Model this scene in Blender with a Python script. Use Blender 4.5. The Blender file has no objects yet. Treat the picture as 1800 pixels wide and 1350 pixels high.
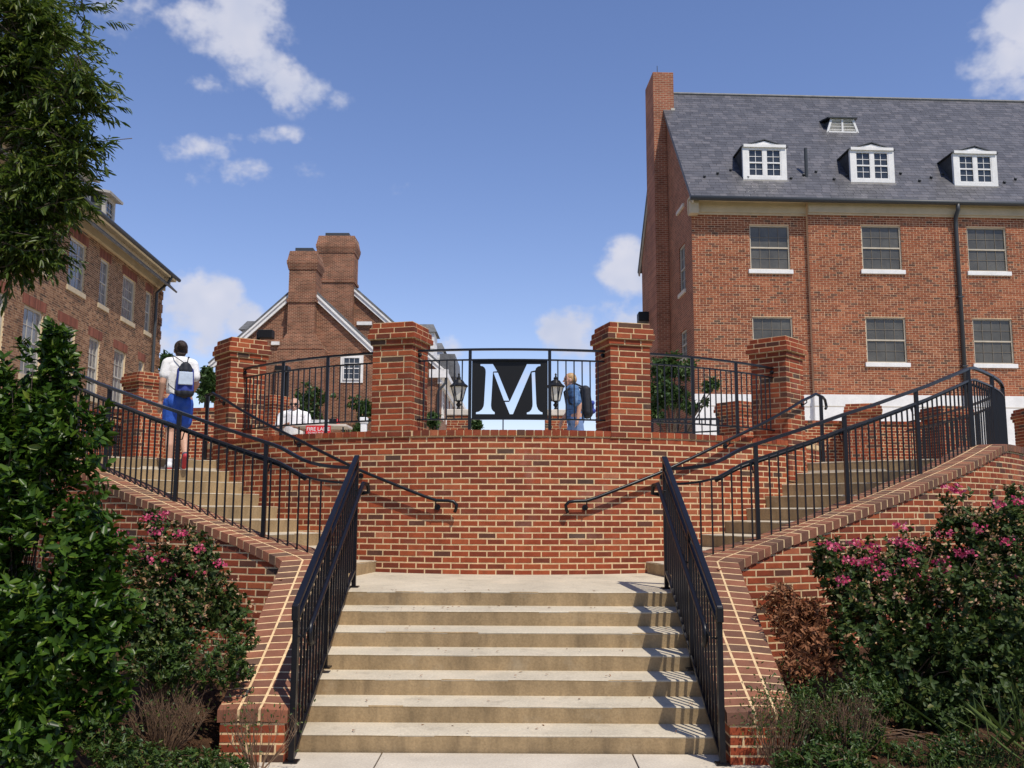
import bpy, math, random
import numpy as np
from mathutils import Vector, Matrix
random.seed(7); rng = np.random.default_rng(7)
R = math.radians
scn = bpy.context.scene
COL = scn.collection

# ---------------------------------------------------------------- camera
F_PX, CXP, CYP = 1650.0, 900.0, 675.0           # focal length and centre in photo pixels (1800 x 1350)
CAM = np.array([.072, 0.0, 1.768])
pitch, yaw, roll = math.atan(225 / 1650), .0064, R(.22)
fwd = np.array([-math.sin(yaw) * math.cos(pitch), math.cos(yaw) * math.cos(pitch), math.sin(pitch)])
r0 = np.array([math.cos(yaw), math.sin(yaw), 0]); u0 = np.cross(r0, fwd)
RT = r0 * math.cos(roll) + u0 * math.sin(roll); UP = -r0 * math.sin(roll) + u0 * math.cos(roll)
cd = bpy.data.cameras.new('camera'); cam = bpy.data.objects.new('camera', cd); COL.objects.link(cam)
cd.sensor_width = 36; cd.lens = F_PX / 1800 * 36; cd.clip_start = .1; cd.clip_end = 3000
cam.matrix_world = Matrix(((RT[0], UP[0], -fwd[0], CAM[0]), (RT[1], UP[1], -fwd[1], CAM[1]), (RT[2], UP[2], -fwd[2], CAM[2]), (0, 0, 0, 1)))
scn.camera = cam
def ray(u, v): return fwd + RT * (u - CXP) / F_PX + UP * (CYP - v) / F_PX
def atY(u, v, Y): d = ray(u, v); return CAM + d * (Y - CAM[1]) / d[1]
def atZ(u, v, Z): d = ray(u, v); return CAM + d * (Z - CAM[2]) / d[2]
def hit(u, v, P0, n): d = ray(u, v); n = np.array(n, float); return CAM + d * (np.dot(np.array(P0, float) - CAM, n) / np.dot(d, n))
def project(P): d = np.asarray(P, float) - CAM; z = d @ fwd; return CXP + F_PX * (d @ RT) / z, CYP - F_PX * (d @ UP) / z, z

# ---------------------------------------------------------------- sun, sky, exposure
SUN = Vector((.31, -.5, 1)).normalized()
sd = bpy.data.lights.new('sun', 'SUN'); so = bpy.data.objects.new('sun', sd); COL.objects.link(so)
sd.energy = 4.6; sd.angle = R(.53); sd.color = (1, .93, .82)
so.rotation_euler = SUN.to_track_quat('Z', 'Y').to_euler(); so.location = SUN * 60
scn.view_settings.view_transform = 'Standard'; scn.view_settings.look = 'None'
scn.view_settings.exposure = 0.0; scn.view_settings.gamma = 1; scn.view_settings.use_curve_mapping = False

world = bpy.data.worlds.new('World'); scn.world = world; world.use_nodes = True
wn, wl = world.node_tree.nodes, world.node_tree.links
wn.clear()
def N(t, **kw):
    n = wn.new(t)
    for k, v in kw.items(): setattr(n, k, v)
    return n
sky = N('ShaderNodeTexSky', sky_type='NISHITA', sun_disc=False)
sky.sun_elevation = math.asin(SUN.z); sky.sun_rotation = math.atan2(SUN.x, SUN.y)
sky.air_density = 1.0; sky.dust_density = .1; sky.ozone_density = 2.2
bg = N('ShaderNodeBackground'); bg.inputs['Strength'].default_value = .15
tc = N('ShaderNodeTexCoord')
def vmath(op, a, b=None):
    n = N('ShaderNodeVectorMath', operation=op)
    for i, x in enumerate((a, b)):
        if x is None: continue
        if isinstance(x, (tuple, list)): n.inputs[i].default_value = x
        else: wl.new(x, n.inputs[i])
    return n
def fmath(op, a, b=None, c=None, clamp=False):
    n = N('ShaderNodeMath', operation=op, use_clamp=clamp)
    for i, x in enumerate((a, b, c)):
        if x is None: continue
        if isinstance(x, (int, float)): n.inputs[i].default_value = x
        else: wl.new(x, n.inputs[i])
    return n.outputs[0]
DIR = tc.outputs['Generated']
def wnoise(scale, detail, rough=.55, off=(0, 0, 0), stretch=(1, 1, 1)):
    m = N('ShaderNodeMapping'); m.inputs['Location'].default_value = off; m.inputs['Scale'].default_value = stretch
    wl.new(DIR, m.inputs['Vector'])
    t = N('ShaderNodeTexNoise'); t.inputs['Scale'].default_value = scale; t.inputs['Detail'].default_value = detail; t.inputs['Roughness'].default_value = rough
    wl.new(m.outputs[0], t.inputs['Vector']); return t.outputs['Fac']
# (pixel x, pixel y, half width, half height, density): the clouds the photograph shows, as directions
CLOUDS = [(385, 40, 135, 75, .82), (250, 20, 80, 55, .55), (440, 105, 80, 50, .6), (520, 155, 60, 45, .62), (350, 130, 50, 35, .5),
          (340, 262, 80, 26, .62), (432, 305, 60, 28, .6), (480, 240, 70, 20, .45), (360, 300, 60, 40, .4), (705, 325, 30, 24, .55),
          (320, 412, 26, 24, .42), (590, 180, 30, 25, .4), (410, 240, 40, 15, .4), (545, 300, 45, 30, .33),
          (350, 535, 78, 58, 1.1), (325, 600, 95, 42, .7), (420, 560, 45, 34, .85), (1005, 580, 56, 44, .95), (1105, 480, 60, 52, .95), (1085, 560, 90, 60, .6),
          (785, 612, 40, 24, .6), (1760, 90, 70, 70, 1.05), (1790, 40, 70, 80, 1.1), (1765, 150, 60, 45, .8), (620, 655, 200, 40, .4), (900, 640, 220, 40, .35)]
dens = None
fz = fmath('MAXIMUM', vmath('DOT_PRODUCT', DIR, tuple(fwd)).outputs['Value'], .08)
cmb = N('ShaderNodeCombineXYZ')
wl.new(fmath('DIVIDE', vmath('DOT_PRODUCT', DIR, tuple(RT)).outputs['Value'], fz), cmb.inputs[0]); wl.new(fmath('DIVIDE', vmath('DOT_PRODUCT', DIR, tuple(UP)).outputs['Value'], fz), cmb.inputs[1])
for (px, py, hw, hh, dn) in CLOUDS:
    n = N('ShaderNodeVectorMath', operation='MULTIPLY_ADD'); wl.new(cmb.outputs[0], n.inputs[0])
    n.inputs[1].default_value = (F_PX / hw, F_PX / hh, 0); n.inputs[2].default_value = (-(px - CXP) / hw, -(CYP - py) / hh, 0)
    g = fmath('MULTIPLY_ADD', vmath('DOT_PRODUCT', n.outputs[0], n.outputs[0]).outputs['Value'], -.5 * dn, dn)
    dens = fmath('MAXIMUM', 0.0 if dens is None else dens, g)
# scattered fair weather clouds over the rest of the sky
big = fmath('MULTIPLY', fmath('SUBTRACT', wnoise(3.2, 2, off=(3.1, .4, 1.7)), .60), 2.2)
front = vmath('DOT_PRODUCT', DIR, tuple(fwd)).outputs['Value']
away = N('ShaderNodeMapRange'); wl.new(front, away.inputs['Value']); away.inputs['From Min'].default_value = .80; away.inputs['From Max'].default_value = .66
dens = fmath('MAXIMUM', dens, fmath('MULTIPLY', big, away.outputs[0]))
nz = fmath('ADD', fmath('MULTIPLY', fmath('SUBTRACT', wnoise(13, 5, .6, stretch=(1, 1, 1.35)), .5), 1.9), fmath('MULTIPLY', fmath('SUBTRACT', wnoise(34, 3, .6), .5), .8))
cl = fmath('ADD', dens, nz)
mr = N('ShaderNodeMapRange', interpolation_type='SMOOTHSTEP'); wl.new(cl, mr.inputs['Value'])
mr.inputs['From Min'].default_value = .30; mr.inputs['From Max'].default_value = .85; mr.inputs['To Max'].default_value = .9
gate = N('ShaderNodeMapRange'); wl.new(dens, gate.inputs['Value']); gate.inputs['From Min'].default_value = 0; gate.inputs['From Max'].default_value = .3
fac = fmath('MULTIPLY', mr.outputs[0], gate.outputs[0])
shade = N('ShaderNodeMix', data_type='RGBA'); wl.new(fmath('MULTIPLY_ADD', wnoise(22, 2, off=(.02, .01, -.03)), 1.6, -.4, clamp=True), shade.inputs[0])
shade.inputs[6].default_value = (3.7, 4.0, 5.0, 1); shade.inputs[7].default_value = (5.3, 5.2, 5.6, 1)
hs = N('ShaderNodeHueSaturation'); hs.inputs['Saturation'].default_value = 1.14
tint = N('ShaderNodeMix', data_type='RGBA', blend_type='MULTIPLY'); tint.inputs[0].default_value = 1; wl.new(sky.outputs[0], tint.inputs[6]); tint.inputs[7].default_value = (1.14, .97, 1.02, 1); wl.new(tint.outputs[2], hs.inputs['Color'])
mixc = N('ShaderNodeMix', data_type='RGBA'); wl.new(fac, mixc.inputs[0]); wl.new(hs.outputs[0], mixc.inputs[6]); wl.new(shade.outputs[2], mixc.inputs[7])
wl.new(mixc.outputs[2], bg.inputs['Color'])
wo = N('ShaderNodeOutputWorld'); wl.new(bg.outputs[0], wo.inputs['Surface'])

# ---------------------------------------------------------------- materials
MATS = {}
def mat(name, base=(.5, .5, .5), rough=.7, spec=.4, metal=0.0, ramp=None, noise=None, bump=None, transl=0.0, coat=0.0, stains=None):
    """ramp: list of (pos, rgb) over the 'rnd' attribute; noise: (scale, dark, light, detail); bump: (scale, strength, dist)"""
    m = bpy.data.materials.new(name); m.use_nodes = True; MATS[name] = m
    nd, lk = m.node_tree.nodes, m.node_tree.links
    b = nd['Principled BSDF']; b.inputs['Roughness'].default_value = rough; b.inputs['Metallic'].default_value = metal
    b.inputs['Specular IOR Level'].default_value = spec; b.inputs['Coat Weight'].default_value = coat
    b.inputs['Base Color'].default_value = (*base, 1)
    geo = nd.new('ShaderNodeNewGeometry'); out = None
    if ramp:
        at = nd.new('ShaderNodeAttribute'); at.attribute_name = 'rnd'
        cr = nd.new('ShaderNodeValToRGB'); lk.new(at.outputs['Fac'], cr.inputs[0])
        el = cr.color_ramp.elements
        el[0].position, el[0].color = ramp[0][0], (*ramp[0][1], 1); el[1].position, el[1].color = ramp[-1][0], (*ramp[-1][1], 1)
        for p_, c_ in ramp[1:-1]: e = el.new(p_); e.color = (*c_, 1)
        out = cr.outputs[0]
    else:
        rgb = nd.new('ShaderNodeRGB'); rgb.outputs[0].default_value = (*base, 1); out = rgb.outputs[0]
    def tex(scale, detail, stretch=None):
        t = nd.new('ShaderNodeTexNoise'); t.inputs['Scale'].default_value = scale; t.inputs['Detail'].default_value = detail; t.inputs['Roughness'].default_value = .6
        if stretch:
            mp = nd.new('ShaderNodeMapping'); mp.inputs['Scale'].default_value = stretch; lk.new(geo.outputs['Position'], mp.inputs[0]); lk.new(mp.outputs[0], t.inputs['Vector'])
        else: lk.new(geo.outputs['Position'], t.inputs['Vector'])
        return t.outputs['Fac']
    def modulate(src, fac, lo, hi, f0=.3, f1=.7):
        r_ = nd.new('ShaderNodeMapRange'); lk.new(fac, r_.inputs['Value']); r_.inputs['From Min'].default_value = f0; r_.inputs['From Max'].default_value = f1
        r_.inputs['To Min'].default_value = lo; r_.inputs['To Max'].default_value = hi
        mx = nd.new('ShaderNodeVectorMath'); mx.operation = 'SCALE'; lk.new(src, mx.inputs[0]); lk.new(r_.outputs[0], mx.inputs['Scale']); return mx.outputs[0]
    for nn in (noise or []):
        out = modulate(out, tex(nn[0], nn[3] if len(nn) > 3 else 4, nn[4] if len(nn) > 4 else None), nn[1], nn[2])
    for (sc, stretch, col, lo, hi, amt) in (stains or []):      # patches of another colour with a shape of their own
        r_ = nd.new('ShaderNodeMapRange'); lk.new(tex(sc, 5, stretch), r_.inputs['Value']); r_.inputs['From Min'].default_value = lo; r_.inputs['From Max'].default_value = hi; r_.inputs['To Max'].default_value = amt
        mx = nd.new('ShaderNodeMix'); mx.data_type = 'RGBA'; lk.new(r_.outputs[0], mx.inputs[0]); lk.new(out, mx.inputs[6]); mx.inputs[7].default_value = (*col, 1); out = mx.outputs[2]
    lk.new(out, b.inputs['Base Color'])
    if bump:
        bp = nd.new('ShaderNodeBump'); bp.inputs['Strength'].default_value = bump[1]; bp.inputs['Distance'].default_value = bump[2]
        lk.new(tex(bump[0], 5), bp.inputs['Height']); lk.new(bp.outputs[0], b.inputs['Normal'])
    if transl > 0:
        tr = nd.new('ShaderNodeBsdfTranslucent'); lk.new(out, tr.inputs['Color'])
        ms = nd.new('ShaderNodeMixShader'); ms.inputs[0].default_value = transl
        lk.new(b.outputs[0], ms.inputs[1]); lk.new(tr.outputs[0], ms.inputs[2]); lk.new(ms.outputs[0], nd['Material Output'].inputs['Surface'])
    return m
BR = [(0, (.085, .047, .032)), (.04, (.11, .042, .026)), (.10, (.17, .038, .018)), (.4, (.235, .047, .019)), (.75, (.30, .061, .022)), (.95, (.35, .086, .031)), (1, (.37, .13, .065))]
mat('brick', ramp=BR, rough=.82, spec=.25, noise=[(9, .78, 1.15), (140, .82, 1.15, 3)], bump=(160, .35, .004), stains=[(2.2, None, (.36, .22, .17), .58, .78, .38), (3.0, (1.6, 1.6, .25), (.10, .05, .04), .60, .80, .35), (16, None, (.07, .045, .03), .68, .82, .35), (.7, None, (.34, .15, .08), .55, .75, .25)])
mat('coping_brick', ramp=[(0, (.12, .068, .046)), (.3, (.17, .075, .047)), (.7, (.215, .088, .052)), (1, (.27, .105, .058))], rough=.8, spec=.25, noise=[(8, .8, 1.15), (130, .82, 1.12, 3)], bump=(150, .3, .004), stains=[(5, None, (.30, .22, .17), .64, .8, .4), (9, None, (.06, .045, .04), .62, .8, .4)])
mat('mortar', (.70, .50, .28), rough=.95, spec=.1, noise=[(20, .75, 1.1), (200, .85, 1.1, 3)], bump=(120, .4, .003), stains=[(1.4, None, (.30, .2, .14), .62, .8, .4)])
BRB = [(0, (.11, .06, .04)), (.10, (.17, .06, .034)), (.3, (.24, .074, .036)), (.8, (.30, .095, .043)), (1, (.36, .14, .07))]
mat('house_brick', ramp=BRB, rough=.85, spec=.2, noise=[(.3, .84, 1.14), (1.2, .85, 1.12), (40, .85, 1.12, 3)])
mat('house_mortar', (.70, .49, .31), rough=.95, spec=.1, noise=[(1.0, .85, 1.1), (30, .85, 1.1, 3)])
mat('old_brick', ramp=[(0, (.085, .052, .036)), (.2, (.17, .085, .05)), (.6, (.25, .13, .072)), (1, (.34, .20, .12))], rough=.85, spec=.2, noise=[(1.1, .82, 1.12), (40, .85, 1.12, 3)])
mat('arch_brick_red', ramp=[(0, (.14, .055, .038)), (.5, (.20, .07, .045)), (1, (.26, .10, .065))], rough=.85, spec=.2)
mat('old_mortar', (.60, .47, .30), rough=.95, spec=.1, noise=[(1.0, .85, 1.1)])
mat('concrete', (.50, .44, .335), rough=.88, spec=.25, noise=[(1.7, .84, 1.1), (55, .86, 1.1, 4)], bump=(90, .25, .004),
    stains=[(5.5, (1, 1, .12), (.20, .17, .13), .56, .80, .55), (2.2, (1, 1, 1), (.62, .52, .38), .55, .75, .5)])
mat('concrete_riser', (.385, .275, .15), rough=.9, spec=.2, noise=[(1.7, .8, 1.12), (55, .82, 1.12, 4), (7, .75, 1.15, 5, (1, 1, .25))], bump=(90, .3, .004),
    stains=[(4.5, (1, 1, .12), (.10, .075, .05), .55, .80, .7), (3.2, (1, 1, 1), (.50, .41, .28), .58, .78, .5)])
mat('pavement', (.52, .46, .37), rough=.9, spec=.2, noise=[(2.0, .85, 1.1), (60, .86, 1.1, 4)], bump=(90, .2, .003))
mat('black_iron', (.0045, .0045, .007), rough=.36, spec=.36, noise=[(30, .8, 1.3)])
mat('matte_black', (.006, .006, .0065), rough=.5, spec=.3)
mat('white_paint', (.80, .79, .76), rough=.55, noise=[(3, .88, 1.03), (20, .93, 1.03)])
mat('cream_paint', (.50, .41, .27), rough=.65, noise=[(2, .85, 1.08)])
mat('old_white', (.46, .43, .37), rough=.7, noise=[(2.5, .8, 1.1)])
mat('stone', (.58, .52, .44), rough=.85, noise=[(6, .85, 1.1)])
mat('tan_frame', (.50, .44, .34), rough=.5, noise=[(4, .85, 1.1)])
mat('dim_frame', (.20, .17, .13), rough=.6)
mat('slate', ramp=[(0, (.05, .05, .058)), (.5, (.072, .072, .082)), (1, (.105, .10, .108))], rough=.42, spec=.5, noise=[(3, .8, 1.2), (40, .85, 1.15)], bump=(60, .3, .006))
mat('slate_grey', (.12, .122, .125), rough=.6, noise=[(4, .7, 1.25), (14, .85, 1.15)])
mat('copper_dark', (.045, .05, .055), rough=.5)
mat('glass', (.03, .035, .04), rough=.06, spec=.6)
mat('screen_glass', (.085, .08, .065), rough=.28, spec=.5, noise=[(2, .7, 1.3)])
mat('curtain_glass', (.20, .20, .20), rough=.16, spec=.6, noise=[(3, .5, 1.3)])
mat('mulch', (.075, .04, .022), rough=.95, spec=.1, noise=[(30, .5, 1.6), (6, .7, 1.2)], bump=(70, 1.0, .03))
mat('soil', (.09, .065, .04), rough=.95, spec=.1, noise=[(5, .6, 1.3)])
mat('bark', (.10, .075, .055), rough=.9, spec=.15, noise=[(12, .6, 1.3)], bump=(40, .8, .02))
mat('twig', (.15, .095, .06), rough=.9, spec=.1, noise=[(12, .7, 1.3)])
mat('oak_leaf', ramp=[(0, (.035, .062, .008)), (.6, (.08, .125, .016)), (1, (.16, .18, .03))], rough=.4, spec=.35, transl=.42)
mat('holly_leaf', ramp=[(0, (.012, .03, .004)), (.45, (.032, .072, .007)), (.8, (.065, .115, .011)), (1, (.14, .18, .025))], rough=.36, spec=.2, transl=.15)
mat('rose_leaf', ramp=[(0, (.026, .048, .011)), (.6, (.052, .085, .019)), (1, (.11, .115, .026))], rough=.5, spec=.25, transl=.22)
mat('abelia_leaf', ramp=[(0, (.022, .05, .009)), (.6, (.05, .09, .016)), (1, (.11, .12, .024))], rough=.42, spec=.3, transl=.22)
mat('dead_leaf', ramp=[(0, (.13, .05, .022)), (.5, (.26, .105, .045)), (1, (.38, .19, .09))], rough=.7, spec=.25, transl=.2)
mat('petal_pink', ramp=[(0, (.42, .03, .09)), (.5, (.62, .07, .17)), (1, (.72, .22, .30))], rough=.6, spec=.2, transl=.3)
mat('petal_spent', ramp=[(0, (.22, .12, .05)), (.5, (.42, .24, .12)), (1, (.58, .38, .25))], rough=.75, spec=.15, transl=.25)
mat('tree_leaf', ramp=[(0, (.025, .055, .014)), (.6, (.05, .10, .024)), (1, (.10, .15, .04))], rough=.45, spec=.4, transl=.28)
mat('grass', ramp=[(0, (.04, .075, .016)), (1, (.12, .16, .04))], rough=.6, spec=.25, transl=.25)
mat('skin', (.52, .29, .20), rough=.5, spec=.35, noise=[(30, .93, 1.05)])
mat('skin_tan', (.52, .30, .205), rough=.5, spec=.35, noise=[(30, .93, 1.05)])
mat('hair_dark', (.028, .016, .011), rough=.5, noise=[(60, .5, 1.9)], bump=(120, .9, .012))
mat('hair_blond', (.42, .26, .11), rough=.5, noise=[(60, .7, 1.3)], bump=(90, .5, .01))
mat('hair_grey', (.34, .27, .22), rough=.6, noise=[(60, .7, 1.3)])
mat('white_cloth', (.80, .79, .78), rough=.85, noise=[(8, .92, 1.03)], bump=(26, .5, .012))
mat('blue_cloth', (.02, .085, .42), rough=.75, noise=[(10, .85, 1.15)], bump=(22, .5, .012))
mat('bag_blue', (.03, .05, .26), rough=.7, noise=[(10, .85, 1.15)])
mat('bag_black', (.014, .016, .022), rough=.7, noise=[(12, .7, 1.4)])
mat('bag_print', (.52, .60, .72), rough=.7, noise=[(14, .85, 1.1)], stains=[(30, (1, 1, 4), (.25, .33, .48), .58, .72, .6)])
mat('plaid', (.07, .16, .33), rough=.85, noise=[(9, .75, 1.2)], stains=[(26, (.15, .15, 1), (.015, .025, .07), .5, .62, .75), (22, (1, 1, .1), (.20, .32, .5), .55, .68, .6)])
mat('denim', (.16, .25, .44), rough=.9, noise=[(14, .8, 1.15)])
mat('shoe_white', (.72, .72, .74), rough=.6); mat('shoe_red', (.42, .03, .04), rough=.6); mat('shoe_dark', (.05, .05, .08), rough=.6)
mat('sign_red', (.58, .025, .03), rough=.5); mat('plastic_white', (.78, .78, .77), rough=.4)
mat('lamp_glass', (.62, .60, .52), rough=.25, spec=.5)
M = MATS

# ---------------------------------------------------------------- scene helpers
def tag(o, label=None, cat=None, group=None, kind=None):
    if label: o['label'] = label
    if cat: o['category'] = cat
    if group: o['group'] = group
    if kind: o['kind'] = kind
    return o
def thing(name, loc, label, cat, group=None):
    o = bpy.data.objects.new(name, None); o.location = loc; o.empty_display_size = .2; COL.objects.link(o)
    return tag(o, label, cat, group)
def org(o):
    v = Vector((0, 0, 0))
    while o is not None: v += o.location; o = o.parent
    return v
class MB:
    """collects faces in world coordinates; build() links them as one mesh object"""
    def __init__(s): s.v = []; s.f = []; s.r = []
    def poly(s, pts, r=.5):
        i = len(s.v); s.v += [tuple(p) for p in pts]; s.f.append(tuple(range(i, i + len(pts)))); s.r.append(r)
    def hexa(s, c, r=.5, faces='all'):
        """8 corners: bottom 0-3 (ccw from above), top 4-7"""
        i = len(s.v); s.v += [tuple(p) for p in c]
        fs = [(3, 2, 1, 0), (4, 5, 6, 7), (0, 1, 5, 4), (1, 2, 6, 5), (2, 3, 7, 6), (3, 0, 4, 7)]
        for f in fs: s.f.append(tuple(i + k for k in f)); s.r.append(r)
    def box(s, c, h, ax=None, r=.5):
        c = Vector(c)
        if ax is None: ax = (Vector((1, 0, 0)), Vector((0, 1, 0)), Vector((0, 0, 1)))
        X, Y, Z = ax[0] * h[0], ax[1] * h[1], ax[2] * h[2]
        s.hexa([c - X - Y - Z, c + X - Y - Z, c + X + Y - Z, c - X + Y - Z, c - X - Y + Z, c + X - Y + Z, c + X + Y + Z, c - X + Y + Z], r)
    def bar(s, a, b, w, h, r=.5, up=(0, 0, 1)):
        a, b = Vector(a), Vector(b); d = (b - a); L = d.length
        if L < 1e-6: return
        d /= L; u = Vector(up)
        if abs(d.dot(u)) > .98: u = Vector((0, 1, 0))
        x = d.cross(u).normalized(); z = x.cross(d)
        s.box((a + b) / 2, (w / 2, L / 2, h / 2), (x, d, z), r)
    def tube(s, pts, rad, n=8, r=.5, cap=True):
        pts = [Vector(p) for p in pts]; k = len(pts); rads = rad if isinstance(rad, (list, tuple)) else [rad] * k
        base = len(s.v); prev = None
        for i, p in enumerate(pts):
            d = (pts[min(i + 1, k - 1)] - pts[max(i - 1, 0)]).normalized()
            if prev is None: x = d.orthogonal().normalized()
            else:
                x = prev - d * prev.dot(d)
                x = x.normalized() if x.length > 1e-6 else d.orthogonal().normalized()
            prev = x; y = d.cross(x)
            for j in range(n):
                a = 2 * math.pi * j / n; s.v.append(tuple(p + (x * math.cos(a) + y * math.sin(a)) * rads[i]))
        for i in range(k - 1):
            for j in range(n):
                a, b = base + i * n + j, base + i * n + (j + 1) % n
                s.f.append((a, b, b + n, a + n)); s.r.append(r)
        if cap:
            s.f.append(tuple(base + j for j in reversed(range(n)))); s.r.append(r)
            s.f.append(tuple(base + (k - 1) * n + j for j in range(n))); s.r.append(r)
    def ribbon(s, pts, w, h, r=.5):
        """rectangular bar swept along a polyline, upright"""
        pts = [Vector(p) for p in pts]; k = len(pts); base = len(s.v)
        for i, p in enumerate(pts):
            d = pts[min(i + 1, k - 1)] - pts[max(i - 1, 0)]; x = Vector((d.y, -d.x, 0)); x = x.normalized() * (w / 2)
            z = Vector((0, 0, h / 2)); s.v += [tuple(p - x - z), tuple(p + x - z), tuple(p + x + z), tuple(p - x + z)]
        for i in range(k - 1):
            for j in range(4):
                a, b = base + i * 4 + j, base + i * 4 + (j + 1) % 4
                s.f.append((a, b, b + 4, a + 4)); s.r.append(r)
        s.f.append((base + 3, base + 2, base + 1, base)); s.r.append(r)
        e = base + (k - 1) * 4; s.f.append((e, e + 1, e + 2, e + 3)); s.r.append(r)
    def lathe(s, c, prof, n=16, r=.5):
        c = Vector(c); base = len(s.v)
        for (rad, z) in prof:
            for j in range(n):
                a = 2 * math.pi * j / n; s.v.append((c.x + rad * math.cos(a), c.y + rad * math.sin(a), c.z + z))
        for i in range(len(prof) - 1):
            for j in range(n):
                a, b = base + i * n + j, base + i * n + (j + 1) % n
                s.f.append((a, b, b + n, a + n)); s.r.append(r)
        s.f.append(tuple(base + j for j in reversed(range(n)))); s.r.append(r)
        s.f.append(tuple(base + (len(prof) - 1) * n + j for j in range(n))); s.r.append(r)
    def ball(s, c, rad, n=10, m=7, r=.5):
        c = Vector(c); rx, ry, rz = rad if isinstance(rad, (tuple, list)) else (rad,) * 3
        base = len(s.v); s.v.append((c.x, c.y, c.z - rz))
        for i in range(1, m):
            t = -math.pi / 2 + math.pi * i / m
            for j in range(n):
                a = 2 * math.pi * j / n; s.v.append((c.x + rx * math.cos(t) * math.cos(a), c.y + ry * math.cos(t) * math.sin(a), c.z + rz * math.sin(t)))
        top = len(s.v); s.v.append((c.x, c.y, c.z + rz))
        for j in range(n):
            s.f.append((base, base + 1 + (j + 1) % n, base + 1 + j)); s.r.append(r)
            l = base + 1 + (m - 2) * n; s.f.append((top, l + j, l + (j + 1) % n)); s.r.append(r)
        for i in range(m - 2):
            for j in range(n):
                a, b = base + 1 + i * n + j, base + 1 + i * n + (j + 1) % n; s.f.append((a, b, b + n, a + n)); s.r.append(r)
    def build(s, name, m, parent=None, kind=None, smooth=False, label=None, bevel=0):
        o_ = org(parent) if parent else Vector((0, 0, 0))
        me = bpy.data.meshes.new(name)
        me.from_pydata([(x - o_.x, y - o_.y, z - o_.z) for x, y, z in s.v], [], s.f)
        at = me.attributes.new('rnd', 'FLOAT', 'FACE'); at.data.foreach_set('value', s.r)
        me.materials.append(M[m] if isinstance(m, str) else m)
        if smooth: me.polygons.foreach_set('use_smooth', [True] * len(s.f))
        me.update(); o = bpy.data.objects.new(name, me); COL.objects.link(o)
        if parent: o.parent = parent
        if bevel:
            b = o.modifiers.new('bevel', 'BEVEL'); b.width = bevel; b.segments = 2; b.limit_method = 'ANGLE'
        return tag(o, label, kind=kind)

# ---- pieces (bricks, slates): the 300 that show largest become objects of their own, the rest one part
_cache = {}
def unit_piece(w, d, h, rb, mname, cham):
    """box with chamfered front (front = -y side is +normal) centred on its front face centre"""
    key = (round(w, 3), round(d, 3), round(h, 3), rb, mname, cham)
    if key in _cache: return _cache[key]
    v, f = piece_geo(w, d, h, cham)
    me = bpy.data.meshes.new(mname + '_piece'); me.from_pydata(v, [], f)
    me.attributes.new('rnd', 'FLOAT', 'FACE').data.foreach_set('value', [rb / 24] * len(f)); me.materials.append(M[mname]); me.update()
    _cache[key] = me; return me
def piece_geo(w, d, h, cham):
    w, h = w / 2, h / 2
    v = [(-w, -d, -h), (w, -d, -h), (w, -d, h), (-w, -d, h)]
    if not cham:
        v += [(-w, 0, -h), (w, 0, -h), (w, 0, h), (-w, 0, h)]
        return v, [(4, 7, 6, 5), (0, 4, 5, 1), (1, 5, 6, 2), (2, 6, 7, 3), (3, 7, 4, 0)]
    c = cham
    v += [(-w, -c, -h), (w, -c, -h), (w, -c, h), (-w, -c, h), (-w + c, 0, -h + c), (w - c, 0, -h + c), (w - c, 0, h - c), (-w + c, 0, h - c)]
    f = [(8, 11, 10, 9)]
    for a in range(4):
        b = (a + 1) % 4; f += [(a, a + 4, b + 4, b), (a + 4, a + 8, b + 8, b + 4)]
    return v, f
class Pieces:
    """axis: local x = along, y = outward normal, z = up"""
    def __init__(s): s.L = []
    def add(s, c, x, y, z, w, d, h, r=None): s.L.append(('b', Vector(c), Vector(x), Vector(y), Vector(z), w, d, h, random.random() if r is None else r))
    def hexa(s, corners, n, r=None):
        c = sum((Vector(p) for p in corners), Vector()) / 8
        s.L.append(('h', c, corners, Vector(n), random.random() if r is None else r))
    def finish(s, root, name, mname, cham=.0025, limit=300, stuff_cham=True):
        o_ = org(root); sc = []
        for i, e in enumerate(s.L):
            c = e[1]; u, v, z = project(c); n = e[3] if e[0] == 'b' else e[3]
            to = (Vector(CAM) - c).normalized()
            if e[0] == 'b': a = e[5] * e[7]
            else: a = (Vector(e[2][1]) - Vector(e[2][0])).length * (Vector(e[2][3]) - Vector(e[2][0])).length
            fc = max(to.dot(n), 0.0); ok = z > .5 and -20 < u < 1820 and -20 < v < 1370
            sc.append((a * (fc + .02) / max(z, .5) ** 2) if ok and fc > 0 else -1 / max(abs(z), 1))
        order = sorted(range(len(s.L)), key=lambda i: -sc[i]); single = set(i for i in order[:limit] if sc[i] > 0)
        mb = MB()
        for i, e in enumerate(s.L):
            if e[0] == 'b':
                _, c, x, y, z, w, d, h, r = e
                if i in single:
                    o = bpy.data.objects.new(name, unit_piece(w, d, h, int(r * 23.99), mname, cham))
                    p = c - o_
                    o.matrix_local = Matrix(((x.x, y.x, z.x, p.x), (x.y, y.y, z.y, p.y), (x.z, y.z, z.z, p.z), (0, 0, 0, 1)))
                    COL.objects.link(o); o.parent = root
                else:
                    gv, gf = piece_geo(w, d, h, cham if stuff_cham else 0); b = len(mb.v)
                    mb.v += [tuple(c + x * q[0] + y * q[1] + z * q[2]) for q in gv]
                    for f in gf: mb.f.append(tuple(b + k for k in f)); mb.r.append(r)
            else:
                _, c, cs, n, r = e
                if i in single:
                    m1 = MB(); m1.hexa([Vector(q) - c for q in cs], r)
                    o = m1.build(name, mname); o.location = c - o_; o.parent = root
                else: mb.hexa(cs, r)
        if mb.f: mb.build(name + '_mass', mname, root, kind='stuff')
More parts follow.
